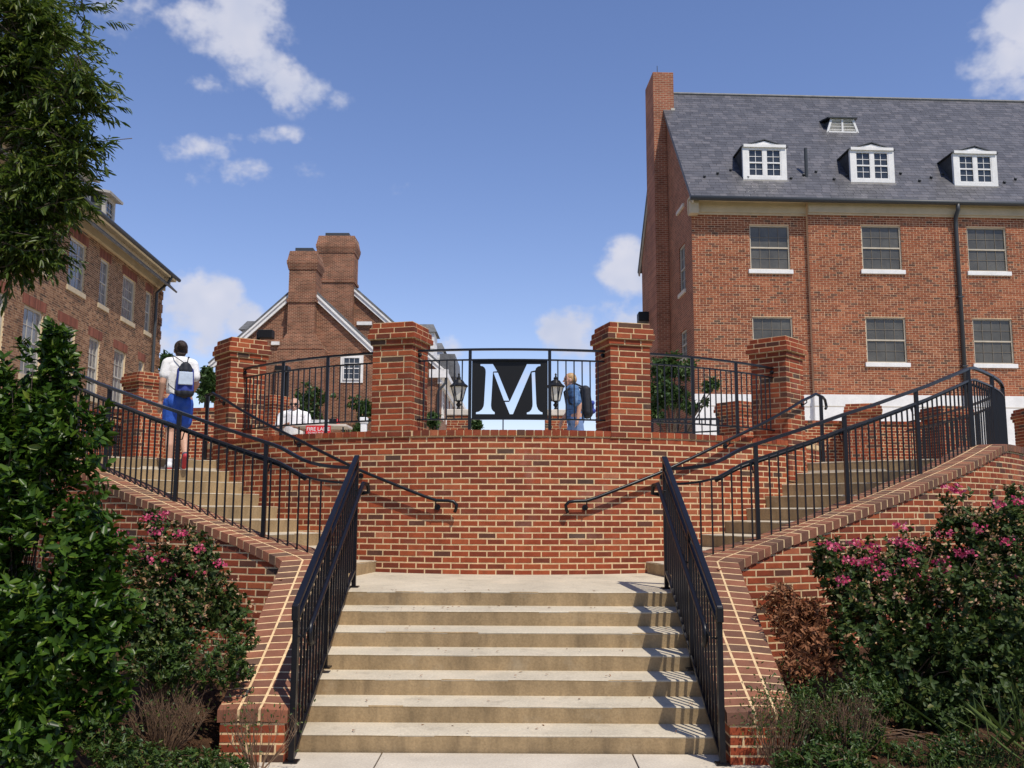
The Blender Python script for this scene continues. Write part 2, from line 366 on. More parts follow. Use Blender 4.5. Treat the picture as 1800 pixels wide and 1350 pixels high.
BH, BL, JT = .0677, .203, .0142
def path_line(P, Q):
    P, Q = Vector((P[0], P[1])), Vector((Q[0], Q[1])); L = (Q - P).length; t = (Q - P) / L; n = Vector((t.y, -t.x))
    f = lambda s: (P + t * s, n)
    return f, L
def path_pts(pts):
    """polyline path, outward normal to the right of travel"""
    P = [Vector((p[0], p[1])) for p in pts]; cum = [0]
    for a, b in zip(P, P[1:]): cum.append(cum[-1] + (b - a).length)
    def f(s):
        s = min(max(s, 0), cum[-1] - 1e-9); i = max(k for k in range(len(P) - 1) if cum[k] <= s + 1e-12)
        t = (P[i + 1] - P[i]).normalized(); q = P[i] + t * (s - cum[i])
        # smooth normal
        def tan(k):
            a, b = P[max(k - 1, 0)], P[min(k + 1, len(P) - 1)]; return (b - a).normalized()
        w = (s - cum[i]) / max(cum[i + 1] - cum[i], 1e-9); tt = (tan(i) * (1 - w) + tan(i + 1) * w).normalized()
        return q, Vector((tt.y, -tt.x))
    return f, cum[-1]
def lay_bricks(pc, path, L, z0, nc, ztop=None, zbot=None, openings=(), proud=.0025, depth=.045, start=0, header_every=0, skip=None, bl=BL, bh=BH):
    for c in range(nc):
        za, zb = z0 + c * bh, z0 + c * bh + bh - JT
        hd = header_every and (c % header_every == header_every - 1)
        bw = (bl / 2 if hd else bl)
        s = -(bw / 2 if (c + start) % 2 else 0) - (bl * .25 if hd else 0)
        while s < L:
            a, b = max(s, 0), min(s + bw - JT, L); s += bw
            if b - a < .025: continue
            segs = [(a, b)]
            for (oa, ob, oz0, oz1) in openings:
                if min(zb, oz1) - max(za, oz0) > .35 * (zb - za):
                    ns = []
                    for (p, q) in segs:
                        if q <= oa or p >= ob: ns.append((p, q)); continue
                        if p < oa - .02: ns.append((p, oa))
                        if q > ob + .02: ns.append((ob, q))
                    segs = ns
            for (p, q) in segs:
                (A, nA), (B, nB) = path(p), path(q)
                if skip and skip((p + q) / 2, (za + zb) / 2): continue
                m = (A + B) / 2; n = (nA + nB).normalized(); t = Vector((-n.y, n.x)); w = (B - A).length
                jit = random.uniform(-.0015, .0015)
                if ztop or zbot:
                    t0, t1 = (ztop(p), ztop(q)) if ztop else (9e9, 9e9); b0, b1 = (zbot(p), zbot(q)) if zbot else (-9e9, -9e9)
                    if max(t0, t1) < za + .008 or min(b0, b1) > zb: continue
                    if min(t0, t1) < zb:
                        za0, za1 = za, za; zb0, zb1 = min(zb, max(t0, za + .004)), min(zb, max(t1, za + .004))
                        fo, bk = proud + jit, -depth
                        cs = [(*(A + n * fo), za0), (*(B + n * fo), za1), (*(B + n * bk), za1), (*(A + n * bk), za0), (*(A + n * fo), zb0), (*(B + n * fo), zb1), (*(B + n * bk), zb1), (*(A + n * bk), zb0)]
                        pc.hexa(cs, (n.x, n.y, 0)); continue
                ctr = m + n * (proud + jit)
                pc.add((ctr.x, ctr.y, (za + zb) / 2), (t.x, t.y, 0), (n.x, n.y, 0), (0, 0, 1), round(w, 3), depth + proud, zb - za)
def core_strip(mb, path, s0, s1, zb, zt, thick, n=40, front=0.0):
    """solid wall along a path between zb(s) and zt(s)"""
    st = [s0 + (s1 - s0) * i / n for i in range(n + 1)]; base = len(mb.v)
    for s in st:
        p, nn = path(s); f, k = p + nn * front, p - nn * thick
        mb.v += [(f.x, f.y, zb(s)), (k.x, k.y, zb(s)), (k.x, k.y, zt(s)), (f.x, f.y, zt(s))]
    for i in range(n):
        for j in range(4):
            a, b = base + i * 4 + j, base + i * 4 + (j + 1) % 4; mb.f.append((a, a + 4, b + 4, b)); mb.r.append(.5)
    mb.f.append((base, base + 1, base + 2, base + 3)); mb.r.append(.5)
    e = base + n * 4; mb.f.append((e + 3, e + 2, e + 1, e)); mb.r.append(.5)

# ================================================================= STRUCTURE
YC, RW = 15.65, 5.0                 # centre and radius of the round terrace wall
ZT = 2.435                          # terrace floor
def polar(th, r): a = R(th); return Vector((math.sin(a) * r, YC - math.cos(a) * r))
def smooth(a, b, x): t = min(max((x - a) / (b - a), 0), 1); return t * t * (3 - 2 * t)
def ground_z(x, y):
    ax = abs(x); z = -.012
    bed = smooth(1.95, 2.4, ax) * (.10 + .32 * smooth(5.5, 9.5, y) + .10 * smooth(2.2, 5, ax))
    bed *= smooth(-3, 4.5, y)
    bank = smooth(12.6, 19.2, y) * smooth(7.3, 8.4, ax)
    return (z + bed + .012 * smooth(0, 30, ax)) * (1 - bank) + (ZT - .03) * bank
mb = MB(); gx = sorted(set([-900, -300, -100, -40, -20] + [i * .25 for i in range(-48, 49)] + [20, 40, 100, 300, 900])); gy = sorted(set([-900, -300, -60, -20, -8] + [i * .25 for i in range(-8, 84)] + [25, 40, 100, 300, 900]))
for y in gy:
    for x in gx: mb.v.append((x, y, ground_z(x, y) + (random.uniform(-.012, .012) if abs(x) > 2.1 and abs(x) < 9 and 3 < y < 11 else 0)))
for j in range(len(gy) - 1):
    for i in range(len(gx) - 1):
        a = j * len(gx) + i; mb.f.append((a, a + 1, a + 1 + len(gx), a + len(gx))); mb.r.append(.5)
go = mb.build('ground', 'mulch', kind='structure', smooth=True)
mat('lawn', (.06, .085, .02), rough=.95, spec=.1, noise=[(60, .5, 1.5), (4, .75, 1.25), (.6, .8, 1.15)], bump=(120, 1.0, .03)); go.data.materials.append(M['lawn'])
for p in go.data.polygons:
    if abs(p.center.x) > 5.2 or p.center.y < 5.0 or p.center.y > 12.4: p.material_index = 1
# footpath at the foot of the stairs: slabs with open joints
pv = MB()
for (xa, xb) in ((-1.98, -.93), (-.92, .92), (.93, 1.98)):
    for k in range(6):
        ya = 7.235 - 1.5 * k; yb = ya - 1.49
        wa = .02 if abs(xa) > 1.9 and xa < 0 else 0
        pv.hexa([(xa, yb, -.12), (xb, yb, -.12), (xb, ya, -.12), (xa, ya, -.12), (xa, yb, 0), (xb, yb, 0), (xb, ya, .002), (xa, ya, .002)])
pvo = pv.build('footpath', 'pavement', kind='structure', bevel=.004)
# terrace: one slab whose edge follows the round wall and the heads of the stairs
edge = []
OUT = [polar(t, 6.55) for t in range(14, 41, 2)]                      # inner face line of the outer stair wall (right side)
tail = [Vector((5.62, 11.75)), Vector((6.30, 12.55)), Vector((7.12, 13.9)), Vector((7.62, 15.35)), Vector((7.85, 17.0)), Vector((7.95, 19.5))]
right = [polar(51.8, 4.8), polar(51.8, 5.02), polar(51.8, 6.0)] + [Vector((5.42, 11.5))] + tail
inner = [polar(t, 4.8) for t in range(-50, 51, 5)]
poly = [Vector((-p.x, p.y)) for p in reversed(right)] + inner + right + [Vector((700, 19.6)), Vector((700, 800)), Vector((-700, 800)), Vector((-700, 19.6))]
from mathutils.geometry import tessellate_polygon
tris = tessellate_polygon([[Vector((p.x, p.y, 0)) for p in poly]]); nP = len(poly)
fs = []
for t in tris:
    A, B, Cc = (poly[i] for i in t)
    if (B.x - A.x) * (Cc.y - A.y) - (B.y - A.y) * (Cc.x - A.x) < 0: t = tuple(reversed(t))
    fs += [tuple(t), tuple(i + nP for i in reversed(t))]
for i in range(nP): j = (i + 1) % nP; fs.append((i, i + nP, j + nP, j))
me = bpy.data.meshes.new('terrace'); me.from_pydata([(p.x, p.y, ZT) for p in poly] + [(p.x, p.y, ZT - .2) for p in poly], [], fs); me.update(); me.materials.append(M['pavement'])
to = bpy.data.objects.new('terrace', me); COL.objects.link(to); tag(to, kind='structure')

# ---------------------------------------------------------------- lower flight
D0, TR, RI, TS = 7.24, .301, .13, .0187
steps = thing('stone_steps', (0, D0, 0), 'straight flight of tan concrete steps leading up from the footpath', 'steps')
WX = 1.62
def step_prof(mb, place, z0, z1, depth, ze):
    """profile in (d, z): raked riser, rounded nosing, sloped tread; place(side, d, z) -> point"""
    pr_ = [(.022, z0), (.004, z1 - .016), (.001, z1 - .008), (.004, z1 - .002), (.012, z1), (depth + .02, ze), (depth + .02, z0)]
    base = len(mb.v); n = len(pr_); SEG = 12
    for i in range(SEG + 1):
        for k, (d, z) in enumerate(pr_):
            wob = random.uniform(-.0025, .0025) if 1 <= k <= 4 and 0 < i < SEG else 0
            mb.v.append(tuple(place(i / SEG, d, z + wob)))
    for i in range(SEG):
        for k in range(n):
            a, b = base + i * n + k, base + i * n + (k + 1) % n; mb.f.append((a, a + n, b + n, b)); mb.r.append(.5)
    mb.f.append(tuple(base + k for k in range(n))); mb.r.append(.5)
    mb.f.append(tuple(base + SEG * n + k for k in reversed(range(n)))); mb.r.append(.5)
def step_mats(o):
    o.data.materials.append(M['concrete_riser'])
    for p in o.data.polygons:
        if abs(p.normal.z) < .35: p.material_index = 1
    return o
for k in range(6):
    y0 = D0 + k * TR; z1 = (k + 1) * RI + k * TS
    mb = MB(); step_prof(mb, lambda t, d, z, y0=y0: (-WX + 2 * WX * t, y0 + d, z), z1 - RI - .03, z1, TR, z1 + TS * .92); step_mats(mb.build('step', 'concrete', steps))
# landing: sloped slab up to the round wall
ZL0 = 7 * RI + 6 * TS; YL = D0 + 6 * TR
def land_z(y): return ZL0 + (y - YL) * .034
mb = MB(); step_prof(mb, lambda t, d, z: (-WX + 2 * WX * t, YL + d, z), ZL0 - RI - .03, ZL0, .25, land_z(YL + .26)); 
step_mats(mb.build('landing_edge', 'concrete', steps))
mb = MB(); pts = [(-WX, YL + .25), (WX, YL + .25), (1.95, 9.42), (2.2, 9.9), (1.9, 11.2)] + [tuple(polar(t, RW - .05)) for t in range(20, -21, -4)] + [(-1.9, 11.2), (-2.2, 9.9), (-1.95, 9.42)]
mb.poly([(x, y, land_z(y) - .001) for x, y in pts]); 
mb.build('landing', 'concrete', steps)
# ---------------------------------------------------------------- curved flights
ANG = [17.9 + 4.22 * j for j in range(10)]; ZS = [1.212 + .153 * j for j in range(9)]; ZS[8] = ZT
for sg, word in ((-1, 'left'), (1, 'right')):
    p = polar(34 * sg, 5.8)
    fl = thing('curved_steps', (p.x, p.y, 1.05), ('curved flight of concrete steps the woman in blue shorts is climbing' if sg < 0 else 'curved flight of concrete steps rising towards the slate-roofed building'), 'steps')
    for j in range(9):
        th = ANG[j]; tn = ANG[j + 1]
        def place(t, d, z, th=th):
            r = RW - .03 + (6.62 - RW) * t; q = polar(th, r); tv = Vector((math.cos(R(th)), math.sin(R(th)))); q = q + tv * d * (r / 5.7)
            return (q.x * sg, q.y, z)
        mb = MB(); step_prof(mb, place, (ZS[j - 1] if j else 1.03) - .03, ZS[j], .42, ZS[j] + (.004 if j == 8 else .008))
        if sg < 0: mb.f = [tuple(reversed(f)) for f in mb.f]
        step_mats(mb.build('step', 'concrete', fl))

# ---------------------------------------------------------------- round terrace wall
ZC = 2.627                         # underside of coping
PIERS = [(-51.0, 'far'), (-16.2, 'near'), (16.0, 'near'), (48.0, 'far')]
wallt = thing('terrace_wall', (0, YC - RW, 1.0), 'round red brick terrace wall behind the landing, black handrails fixed to it', 'brick wall')
arc = lambda s: (polar(math.degrees(s / RW) - 60, RW), Vector((math.sin(s / RW - R(60)), -math.cos(s / RW - R(60)))))
LA = RW * R(120)
mb = MB(); core_strip(mb, arc, 0, LA, lambda s: .6, lambda s: ZC + .01, .34, 90); mb.build('mortar', 'mortar', wallt)
pc = Pieces(); nco = 27; lay_bricks(pc, arc, LA, ZC - nco * BH, nco); pc.finish(wallt, 'brick', 'brick')
pc = Pieces(); s = 0; wbr = .1
mbm = MB()
while s < LA:
    th = math.degrees((s + wbr / 2) / RW) - 60
    if not any(abs(th - a) < 2.75 for a, _ in PIERS) and -49 < th < 46:
        a0, a1 = math.degrees(s / RW) - 60, math.degrees((s + wbr - .012) / RW) - 60; j = random.uniform(-.003, .004)
        A, B, Cc, Dd = polar(a0, RW + .02 + j), polar(a1, RW + .02 + j), polar(a1, RW - .3), polar(a0, RW - .3); n = polar(th, 1) - polar(th, 0)
        za, zb = ZC + .004, ZC + .0665 + random.uniform(-.0015, .0015)
        pc.hexa([(*A, za), (*B, za), (*Cc, za), (*Dd, za), (*A, zb), (*B, zb), (*Cc, zb), (*Dd, zb)], (n.x, n.y, 0))
    s += wbr
pc.finish(wallt, 'coping_brick', 'brick')
core_strip(mbm, arc, 0, LA, lambda s: ZC, lambda s: ZC + .0625, .28, 90, front=.012); mbm.build('coping_bed', 'mortar', wallt)

# ---------------------------------------------------------------- brick piers
def pier(name, c, th, size, z0, z1, label, cat='brick pier', group=None, bmat='brick', mmat='mortar', capn=4, corbel=(0, .022, .048, .034, .004), limit=300, cham=.0025, bh=BH):
    t = thing(name, (c[0], c[1], z0), label, cat, group); pc = Pieces(); mb = MB()
    a = R(th); n0 = Vector((math.sin(a), -math.cos(a))); t0 = Vector((math.cos(a), math.sin(a))); C2 = Vector((c[0], c[1]))
    nc = int(round((z1 - z0) / bh)); BD = .095
    for k in range(nc):
        za, zb = z0 + k * bh, z0 + (k + 1) * bh - JT; e = corbel[max(0, k - (nc - len(corbel) + 0))] if k >= nc - len(corbel) else 0
        h = size / 2 + e
        for q in range(4):
            ca, sa = [(1, 0), (0, 1), (-1, 0), (0, -1)][q]; n = n0 * ca + t0 * sa; tt = Vector((-n.y, n.x))
            full = (q + k) % 2 == 0
            lo, hi = (-h, h) if full else (-h + BD + JT, h - BD - JT)
            W = hi - lo; cuts = [lo]; nb = max(1, int(round(W / BL)))
            if full and nb >= 2:
                off = [BL, BL / 2 + .02][(k // 2) % 2]; x = lo + off
                while x < hi - .06: cuts.append(x); x += BL
            else:
                for i in range(1, nb): cuts.append(lo + W * i / nb)
            cuts.append(hi + JT)
            for x0, x1 in zip(cuts, cuts[1:]):
                w = x1 - x0 - JT; m = C2 + n * (h + random.uniform(-.0015, .0015)) + tt * (x0 + w / 2)
                pc.add((m.x, m.y, (za + zb) / 2), (tt.x, tt.y, 0), (n.x, n.y, 0), (0, 0, 1), round(w, 3), BD, zb - za)
        mb.box((C2.x, C2.y, z0 + (k + .5) * bh - JT / 2), (h - .0045, h - .0045, bh / 2 + .0005), (Vector((t0.x, t0.y, 0)), Vector((n0.x, n0.y, 0)), Vector((0, 0, 1))))
    mb.build('mortar', mmat, t); pc.finish(t, 'brick', bmat, cham=cham, limit=limit); return t
plab = {-51.0: 'brick pier at the head of the stairs beside the woman with the blue bag', -16.2: 'brick pier between the seated man\'s rail and the M plate', 16.0: 'brick pier standing next to the blond man with the rucksack', 48.0: 'brick pier at the head of the stairs in front of the slate-roofed building'}
for th, kind in PIERS:
    c = polar(th, 4.77); zb = ZC - 2 * BH if kind == 'near' else ZC - 7 * BH
    zb = ZC if kind == 'near' else ZS[7] - .1
    nn = 20 if kind == 'near' else int(round((ZC + 20.3 * BH + .05 - zb) / BH))
    pier('brick_pier', c, th, .50, zb, zb + nn * BH, plab[th])

# ---------------------------------------------------------------- outer stair walls with brick coping
def cop_z(th): return float(np.interp(th, [14, 16, 20.8, 31.7, 45.5, 55, 56.5, 90], [1.27, 1.315, 1.48, 1.857, 2.27, 2.59, 2.62, 2.63]))
SIDE = [polar(t, 6.785) for t in np.arange(16, 40.1, 2)] + [Vector((5.1, 11.0)), Vector((5.75, 11.58)), Vector((6.42, 12.36)), Vector((7.0, 13.2)), Vector((7.45, 14.1)), Vector((7.8, 15.35)), Vector((8.02, 17.0)), Vector((8.1, 19.0))]
def resample(P, d):
    P = [Vector(p) for p in P]
    # Catmull-Rom
    out = []
    for i in range(len(P) - 1):
        p0, p1, p2, p3 = P[max(i - 1, 0)], P[i], P[i + 1], P[min(i + 2, len(P) - 1)]
        n = max(2, int((p2 - p1).length / d))
        for k in range(n):
            t = k / n; out.append(.5 * ((2 * p1) + (p2 - p0) * t + (2 * p0 - 5 * p1 + 4 * p2 - p3) * t * t + (3 * p1 - p0 - 3 * p2 + p3) * t ** 3))
    out.append(P[-1]); return out
SIDEP = resample(SIDE, .12)
def angle_of(p): return math.degrees(math.atan2(abs(p.x), YC - p.y))
def wing_z(t): return .355 + .95 * t ** 1.12
side_paths = {}
for sg in (-1, 1):
    pts = [Vector((p.x * sg, p.y)) for p in SIDEP]
    if sg < 0: pts = pts[::-1]
    # outward normal = right of travel: on the right side travel away from the stairs has outward on the right
    outer = []
    f, L = path_pts(pts)
    # face line 0.245 outside the centre line
    samp = [f(L * i / 160) for i in range(161)]
    facep = [q + n * .245 for q, n in samp]
    ff, LF = path_pts(facep); side_paths[sg] = (f, L)
    zt = lambda s, ff=ff: cop_z(angle_of(ff(s)[0])) - .085
    w = thing('stair_wall', (2.3 * sg, 8.9, .2), 'brick wall with sloping brick coping beside the ' + ('glossy evergreen bush' if sg < 0 else 'tall rose bushes and brown withered shrub'), 'brick wall')
    mb = MB(); core_strip(mb, ff, 0, LF, lambda s: -.1, zt, .49, 120)
    XI, XO = 1.585, 2.045                # wing: inner and outer face
    def W(x, y, z): return (x * sg, y, z)
    YF = 6.95; YI, YO = 9.33, 8.93
    # wing core (solid with sloped top)
    NS = 14; base = len(mb.v)
    for i in range(NS + 1):
        t = i / NS; z = wing_z(t) - .085; yi, yo = YF + (YI - YF) * t, YF + (YO - YF) * t; xo = XO + .07 * t
        mb.v += [W(XI, yi, -.1), W(xo, yo, -.1), W(xo, yo, z), W(XI, yi, z)]
    for i in range(NS):
        for j in range(4):
            a, b = base + i * 4 + j, base + i * 4 + (j + 1) % 4; q = (a, a + 4, b + 4, b); mb.f.append(q if sg < 0 else q[::-1]); mb.r.append(.5)
    q = (base, base + 1, base + 2, base + 3); mb.f.append(q if sg < 0 else q[::-1]); mb.r.append(.5)
    mb.build('mortar', 'mortar', w)
    pc = Pieces()
    lay_bricks(pc, ff, LF, -.05 if False else 2.53 - 38 * BH, 38, ztop=zt)
    # wing faces: front, outer, inner
    fr, lf = path_line(*((( -XO, YF), (-XI, YF)) if sg < 0 else ((XI, YF), (XO, YF))))
    lay_bricks(pc, fr, lf, .27 - 4 * BH, 4, start=1)
    a, b = (W(XO, YF, 0), W(XO + .07, YO, 0)); od, lo = path_line(a, b) if sg > 0 else path_line(b, a)
    lay_bricks(pc, od, lo, .27 - 4 * BH, 18, ztop=(lambda s: wing_z(s / lo) - .087) if sg > 0 else (lambda s: wing_z(1 - s / lo) - .087))
    a, b = (W(XI, YF, 0), W(XI, YI, 0)); idr, li = path_line(b, a) if sg > 0 else path_line(a, b)
    lay_bricks(pc, idr, li, .27 - 4 * BH, 18, ztop=(lambda s: wing_z(1 - s / li) - .087) if sg > 0 else (lambda s: wing_z(s / li) - .087))
    pc.finish(w, 'brick', 'brick')
    # coping: rows of three bricks, fanning round the bend
    pc = Pieces(); bed = MB()
    def row(i0, o0, i1, o1, z0, z1, first=False):
        """row between edge lines; i = inner edge point, o = outer edge point at start/end"""
        g = .019; L0 = (Vector(i1) - Vector(i0)).length
        fr0, fr1 = g / 2 / max(L0, .02), 1 - g / 2 / max(L0, .02)
        fcs = [0, .4, .7, 1.0]; wd = (Vector(o0) - Vector(i0)).length
        for k in range(3):
            gl = .020; u0, u1 = fcs[k] + (gl / 2 / wd if k else 0), fcs[k + 1] - (gl / 2 / wd if k < 2 else 0)
            def P(u, v): a = Vector(i0).lerp(Vector(o0), u); b = Vector(i1).lerp(Vector(o1), u); return a.lerp(b, v)
            za, zb = z0 + (z1 - z0) * fr0, z0 + (z1 - z0) * fr1; j = random.uniform(-.0015, .0015)
            crown = lambda u: float(np.interp(u, [0, .4, .7, 1], [0, .0096, .0084, 0]))
            q = [P(u0, fr0), P(u1, fr0), P(u1, fr1), P(u0, fr1)]; zz = [za + crown(u0), za + crown(u1), zb + crown(u1), zb + crown(u0)]
            if sg < 0: q = [q[1], q[0], q[3], q[2]]; zz = [zz[1], zz[0], zz[3], zz[2]]
            pc.hexa([(p.x * sg, p.y, z - .085 + j) for p, z in zip(q, zz)] + [(p.x * sg, p.y, z + j) for p, z in zip(q, zz)], (0, -.35, .93))
        us = [.008, .4, .7, .992]; va, vb = (.12 if first else .0), 1.0
        def P2(u, v): return Vector(i0).lerp(Vector(o0), u).lerp(Vector(i1).lerp(Vector(o1), u), v)
        cr = lambda u: float(np.interp(u, [0, .4, .7, 1], [0, .0096, .0084, 0])) - .0026
        for ua, ub in zip(us, us[1:]):
            q = [(P2(ua, va), z0 + cr(ua)), (P2(ub, va), z0 + cr(ub)), (P2(ub, vb), z1 + cr(ub)), (P2(ua, vb), z1 + cr(ua))]
            if sg < 0: q = [q[1], q[0], q[3], q[2]]
            bed.hexa([(p.x * sg, p.y, z - .075) for p, z in q] + [(p.x * sg, p.y, z) for p, z in q])
    NR = 22
    for k in range(NR):
        t0, t1 = k / NR, (k + 1) / NR
        I = lambda t: (XI - .02, YF - .02 + (YI - YF + .02) * t); O = lambda t: (XO + .02 + .07 * t, YF - .02 + (YO - YF + .01) * t)
        row(I(t0), O(t0), I(t1), O(t1), wing_z(t0), wing_z(t1), first=(k == 0))
    f1, L1 = path_pts([Vector((p.x, p.y)) for p in SIDEP])
    # arc part starts on the mitre line
    NA = int((L1) / .098)
    prevI, prevO = Vector((XI - .02, YI)), Vector((XO + .09, YO - .01))
    for k in range(NA):
        s1 = (k + 1) * L1 / NA; p, n = f1(s1); wgt = min(1, (k + 1) / 7)
        i1, o1 = p - n * .265, p + n * .265
        fullI0 = Vector((XI - .02, YI)).lerp(i1, 1) if wgt >= 1 else Vector((XI - .02, YI)) + (f1(L1 / NA * 7)[0] - f1(L1 / NA * 7)[1] * .265 - Vector((XI - .02, YI))) * wgt
        fullO0 = o1 if wgt >= 1 else Vector((XO + .09, YO - .01)) + (f1(L1 / NA * 7)[0] + f1(L1 / NA * 7)[1] * .265 - Vector((XO + .09, YO - .01))) * wgt
        zA = cop_z(angle_of(f1(k * L1 / NA)[0])); zB = cop_z(angle_of(p))
        if k == 0: zA = wing_z(1)
        row(tuple(prevI), tuple(prevO), tuple(fullI0), tuple(fullO0), zA, zB); prevI, prevO = fullI0, fullO0
    bed.build('coping_bed', 'mortar', w); pc.finish(w, 'coping_brick', 'coping_brick')
    if sg < 0:
        mb = MB()
        for k in range(34):
            t = random.choice((.22, .45, .6, .72, .3)) + random.gauss(0, .05); u = random.uniform(.25, .85); x = XI - .02 + (XO - XI + .04 + .07 * t) * u; y = YF + ((YI - YF) * (1 - u) + (YO - YF) * u) * t; r_ = random.uniform(.003, .009)
            z = wing_z(t) + float(np.interp(u, [0, .4, .7, 1], [0, .0096, .0084, 0])) + .0012; mb.poly([(-x + r_ * math.cos(a) * random.uniform(.6, 1.2), y + r_ * math.sin(a) * random.uniform(.6, 1.3), z + .43 * r_ * math.sin(a)) for a in np.linspace(0, 6.28, 8)[:-1]])
        mb.build('bird_dropping', 'plastic_white', w, kind='stuff')
# ================================================================= RAILINGS
def v3(p, z): return Vector((p[0], p[1], z))
# ---- lower stair guards
for sg in (-1, 1):
    X = 1.53 * sg
    g = thing('stair_railing', (X, 6.96, 0), 'black iron stair railing beside the straight steps, ' + ('next to the coping with bird droppings' if sg < 0 else 'casting picket shadows on the treads'), 'railing')
    top = lambda y: 1.12 + .505 * (y - 7.0); nos = lambda y: RI + (y - D0) * (RI + TS) / TR
    mb = MB(); mb.bar((X, 6.93, top(6.93)), (X, 9.36, top(9.36)), .052, .034); mb.bar((X, 6.925, top(6.93) + .012), (X, 6.925, top(6.93) - .10), .05, .03); mb.build('top_rail', 'black_iron', g, bevel=.008)
    mb = MB(); mb.bar((X, 6.96, top(6.96) - .125), (X, 9.36, top(9.36) - .125), .034, .026); mb.build('upper_channel', 'black_iron', g)
    mb = MB(); mb.bar((X, 6.98, nos(6.98) + .045), (X, 9.1, nos(9.1) + .06), .036, .026); mb.bar((X, 9.1, nos(9.1) + .06), (X, 9.34, land_z(9.34) + .16), .036, .026); mb.build('lower_channel', 'black_iron', g)
    for y, zb in ((6.96, 0), (8.06, nos(7.9) + .02), (9.36, land_z(9.36))):
        mb = MB(); mb.bar((X, y, zb), (X, y, top(y) - .01), .040, .040); mb.build('post', 'black_iron', g)
        mb = MB(); mb.box((X, y, zb + .006), (.05, .05, .006)); mb.build('base_plate', 'black_iron', g)
    y = 7.05; k = 0
    while y < 9.3:
        if min(abs(y - q) for q in (6.96, 8.06, 9.36)) > .05:
            mb = MB(); mb.bar((X, y, max(nos(y) + .05, .05) if y < 9.1 else land_z(y) + .16), (X, y, top(y) - .125), .0165, .0165); mb.build('picket', 'black_iron', g)
        y += .108
    xh = 1.445 * sg; hz = lambda y: .935 + .505 * (y - 7.06)
    mb = MB(); mb.tube([(xh, 7.09, hz(7.06) - .13), (xh, 7.05, hz(7.06) - .10), (xh, 7.04, hz(7.06) - .03), (xh, 7.07, hz(7.08) + .0), (xh, 7.2, hz(7.2)), (xh, 9.0, hz(9.0)), (xh, 9.25, hz(9.25)), (xh - .03 * sg, 9.34, hz(9.3) - .03), (xh - .04 * sg, 9.36, hz(9.3) - .11), (xh + .03 * sg, 9.37, hz(9.3) - .12)], .0215, 10)
    mb.build('handrail', 'black_iron', g, smooth=True)
    for y in (6.99, 8.06, 9.3):
        mb = MB(); mb.tube([(X, y, hz(max(y, 7.1)) - .09), (X - .05 * sg, y, hz(max(y, 7.1)) - .085), (xh, y + .01, hz(max(y, 7.1)) - .02)], .008, 6); mb.build('bracket', 'black_iron', g)
# ---- side guards standing on the coping
for sg in (-1, 1):
    pts = [Vector((1.55, 9.37)), Vector((1.72, 9.33))] + [polar(t, 6.72) for t in np.arange(17, 40.1, 2)] + [q - Vector((.07, -.05)) for q in SIDE[13:]]
    P = resample(pts, .06); cum = [0]
    for a, b in zip(P, P[1:]): cum.append(cum[-1] + (b - a).length)
    LT = cum[-1]
    def at(s): 
        i = min(max(np.searchsorted(cum, s) - 1, 0), len(P) - 2); w = (s - cum[i]) / (cum[i + 1] - cum[i]); q = P[i].lerp(P[i + 1], w); return q
    def tz(q):
        a = angle_of(q); z = cop_z(a) + .95 + .03 * smooth(30, 55, a); w = smooth(14.2, 20.5, a)
        return 2.20 * (1 - w) + z * w
    g = thing('side_railing', (2.4 * sg, 9.4, 1.4), 'black iron railing on the sloping coping of the ' + ('stair wall behind the evergreen bush' if sg < 0 else 'stair wall above the rose bushes'), 'railing')
    S = np.linspace(0, LT, 150); Q = [at(s) for s in S]
    def line(dz, off=0):
        out = []
        for i, q in enumerate(Q):
            d = (Q[min(i + 1, len(Q) - 1)] - Q[max(i - 1, 0)]).normalized(); n = Vector((d.y, -d.x)); p = q - n * off
            out.append((p.x * sg, p.y, tz(q) + dz))
        return out
    mb = MB(); mb.ribbon(line(0), .046, .032); mb.build('top_rail', 'black_iron', g)
    mb = MB(); mb.ribbon(line(-.15), .030, .022); mb.build('upper_channel', 'black_iron', g)
    mb = MB(); mb.tube(line(-.19, .075)[6:], .0185, 8); mb.build('handrail', 'black_iron', g, smooth=True)
    posts = []
    for a in (21.2, 32.0):
        posts.append(min(range(len(Q)), key=lambda i: abs(angle_of(Q[i]) - a)))
    posts.append(min(range(len(Q)), key=lambda i: (Q[i] - Vector((4.68, 10.7))).length)); posts.append(min(range(len(Q)), key=lambda i: (Q[i] - Vector((5.72, 11.62))).length))
    k = posts[-1]
    for dd in (1.15, 2.4, 3.7, 5.0): posts.append(min(range(len(Q)), key=lambda i: abs(S[i] - S[k] - dd)))
    for i in posts:
        q = Q[i]; mb = MB(); mb.bar((q.x * sg, q.y, cop_z(angle_of(q)) - .02), (q.x * sg, q.y, tz(q)), .040, .040); mb.build('post', 'black_iron', g)
        d = (Q[min(i + 1, len(Q) - 1)] - Q[i - 1]).normalized(); n = Vector((d.y, -d.x)); p = q - n * .075
        mb = MB(); mb.tube([(q.x * sg, q.y, tz(q) - .29), ((q.x - n.x * .05) * sg, q.y - n.y * .05, tz(q) - .285), (p.x * sg, p.y, tz(q) - .2)], .007, 6); mb.build('bracket', 'black_iron', g)
    s = .33
    while s < LT:
        q = at(s)
        if min((q - Q[i]).length for i in posts) > .05:
            mb = MB(); mb.bar((q.x * sg, q.y, cop_z(angle_of(q)) - .02), (q.x * sg, q.y, tz(q) - .15), .0155, .0155); mb.build('picket', 'black_iron', g)
        s += .112
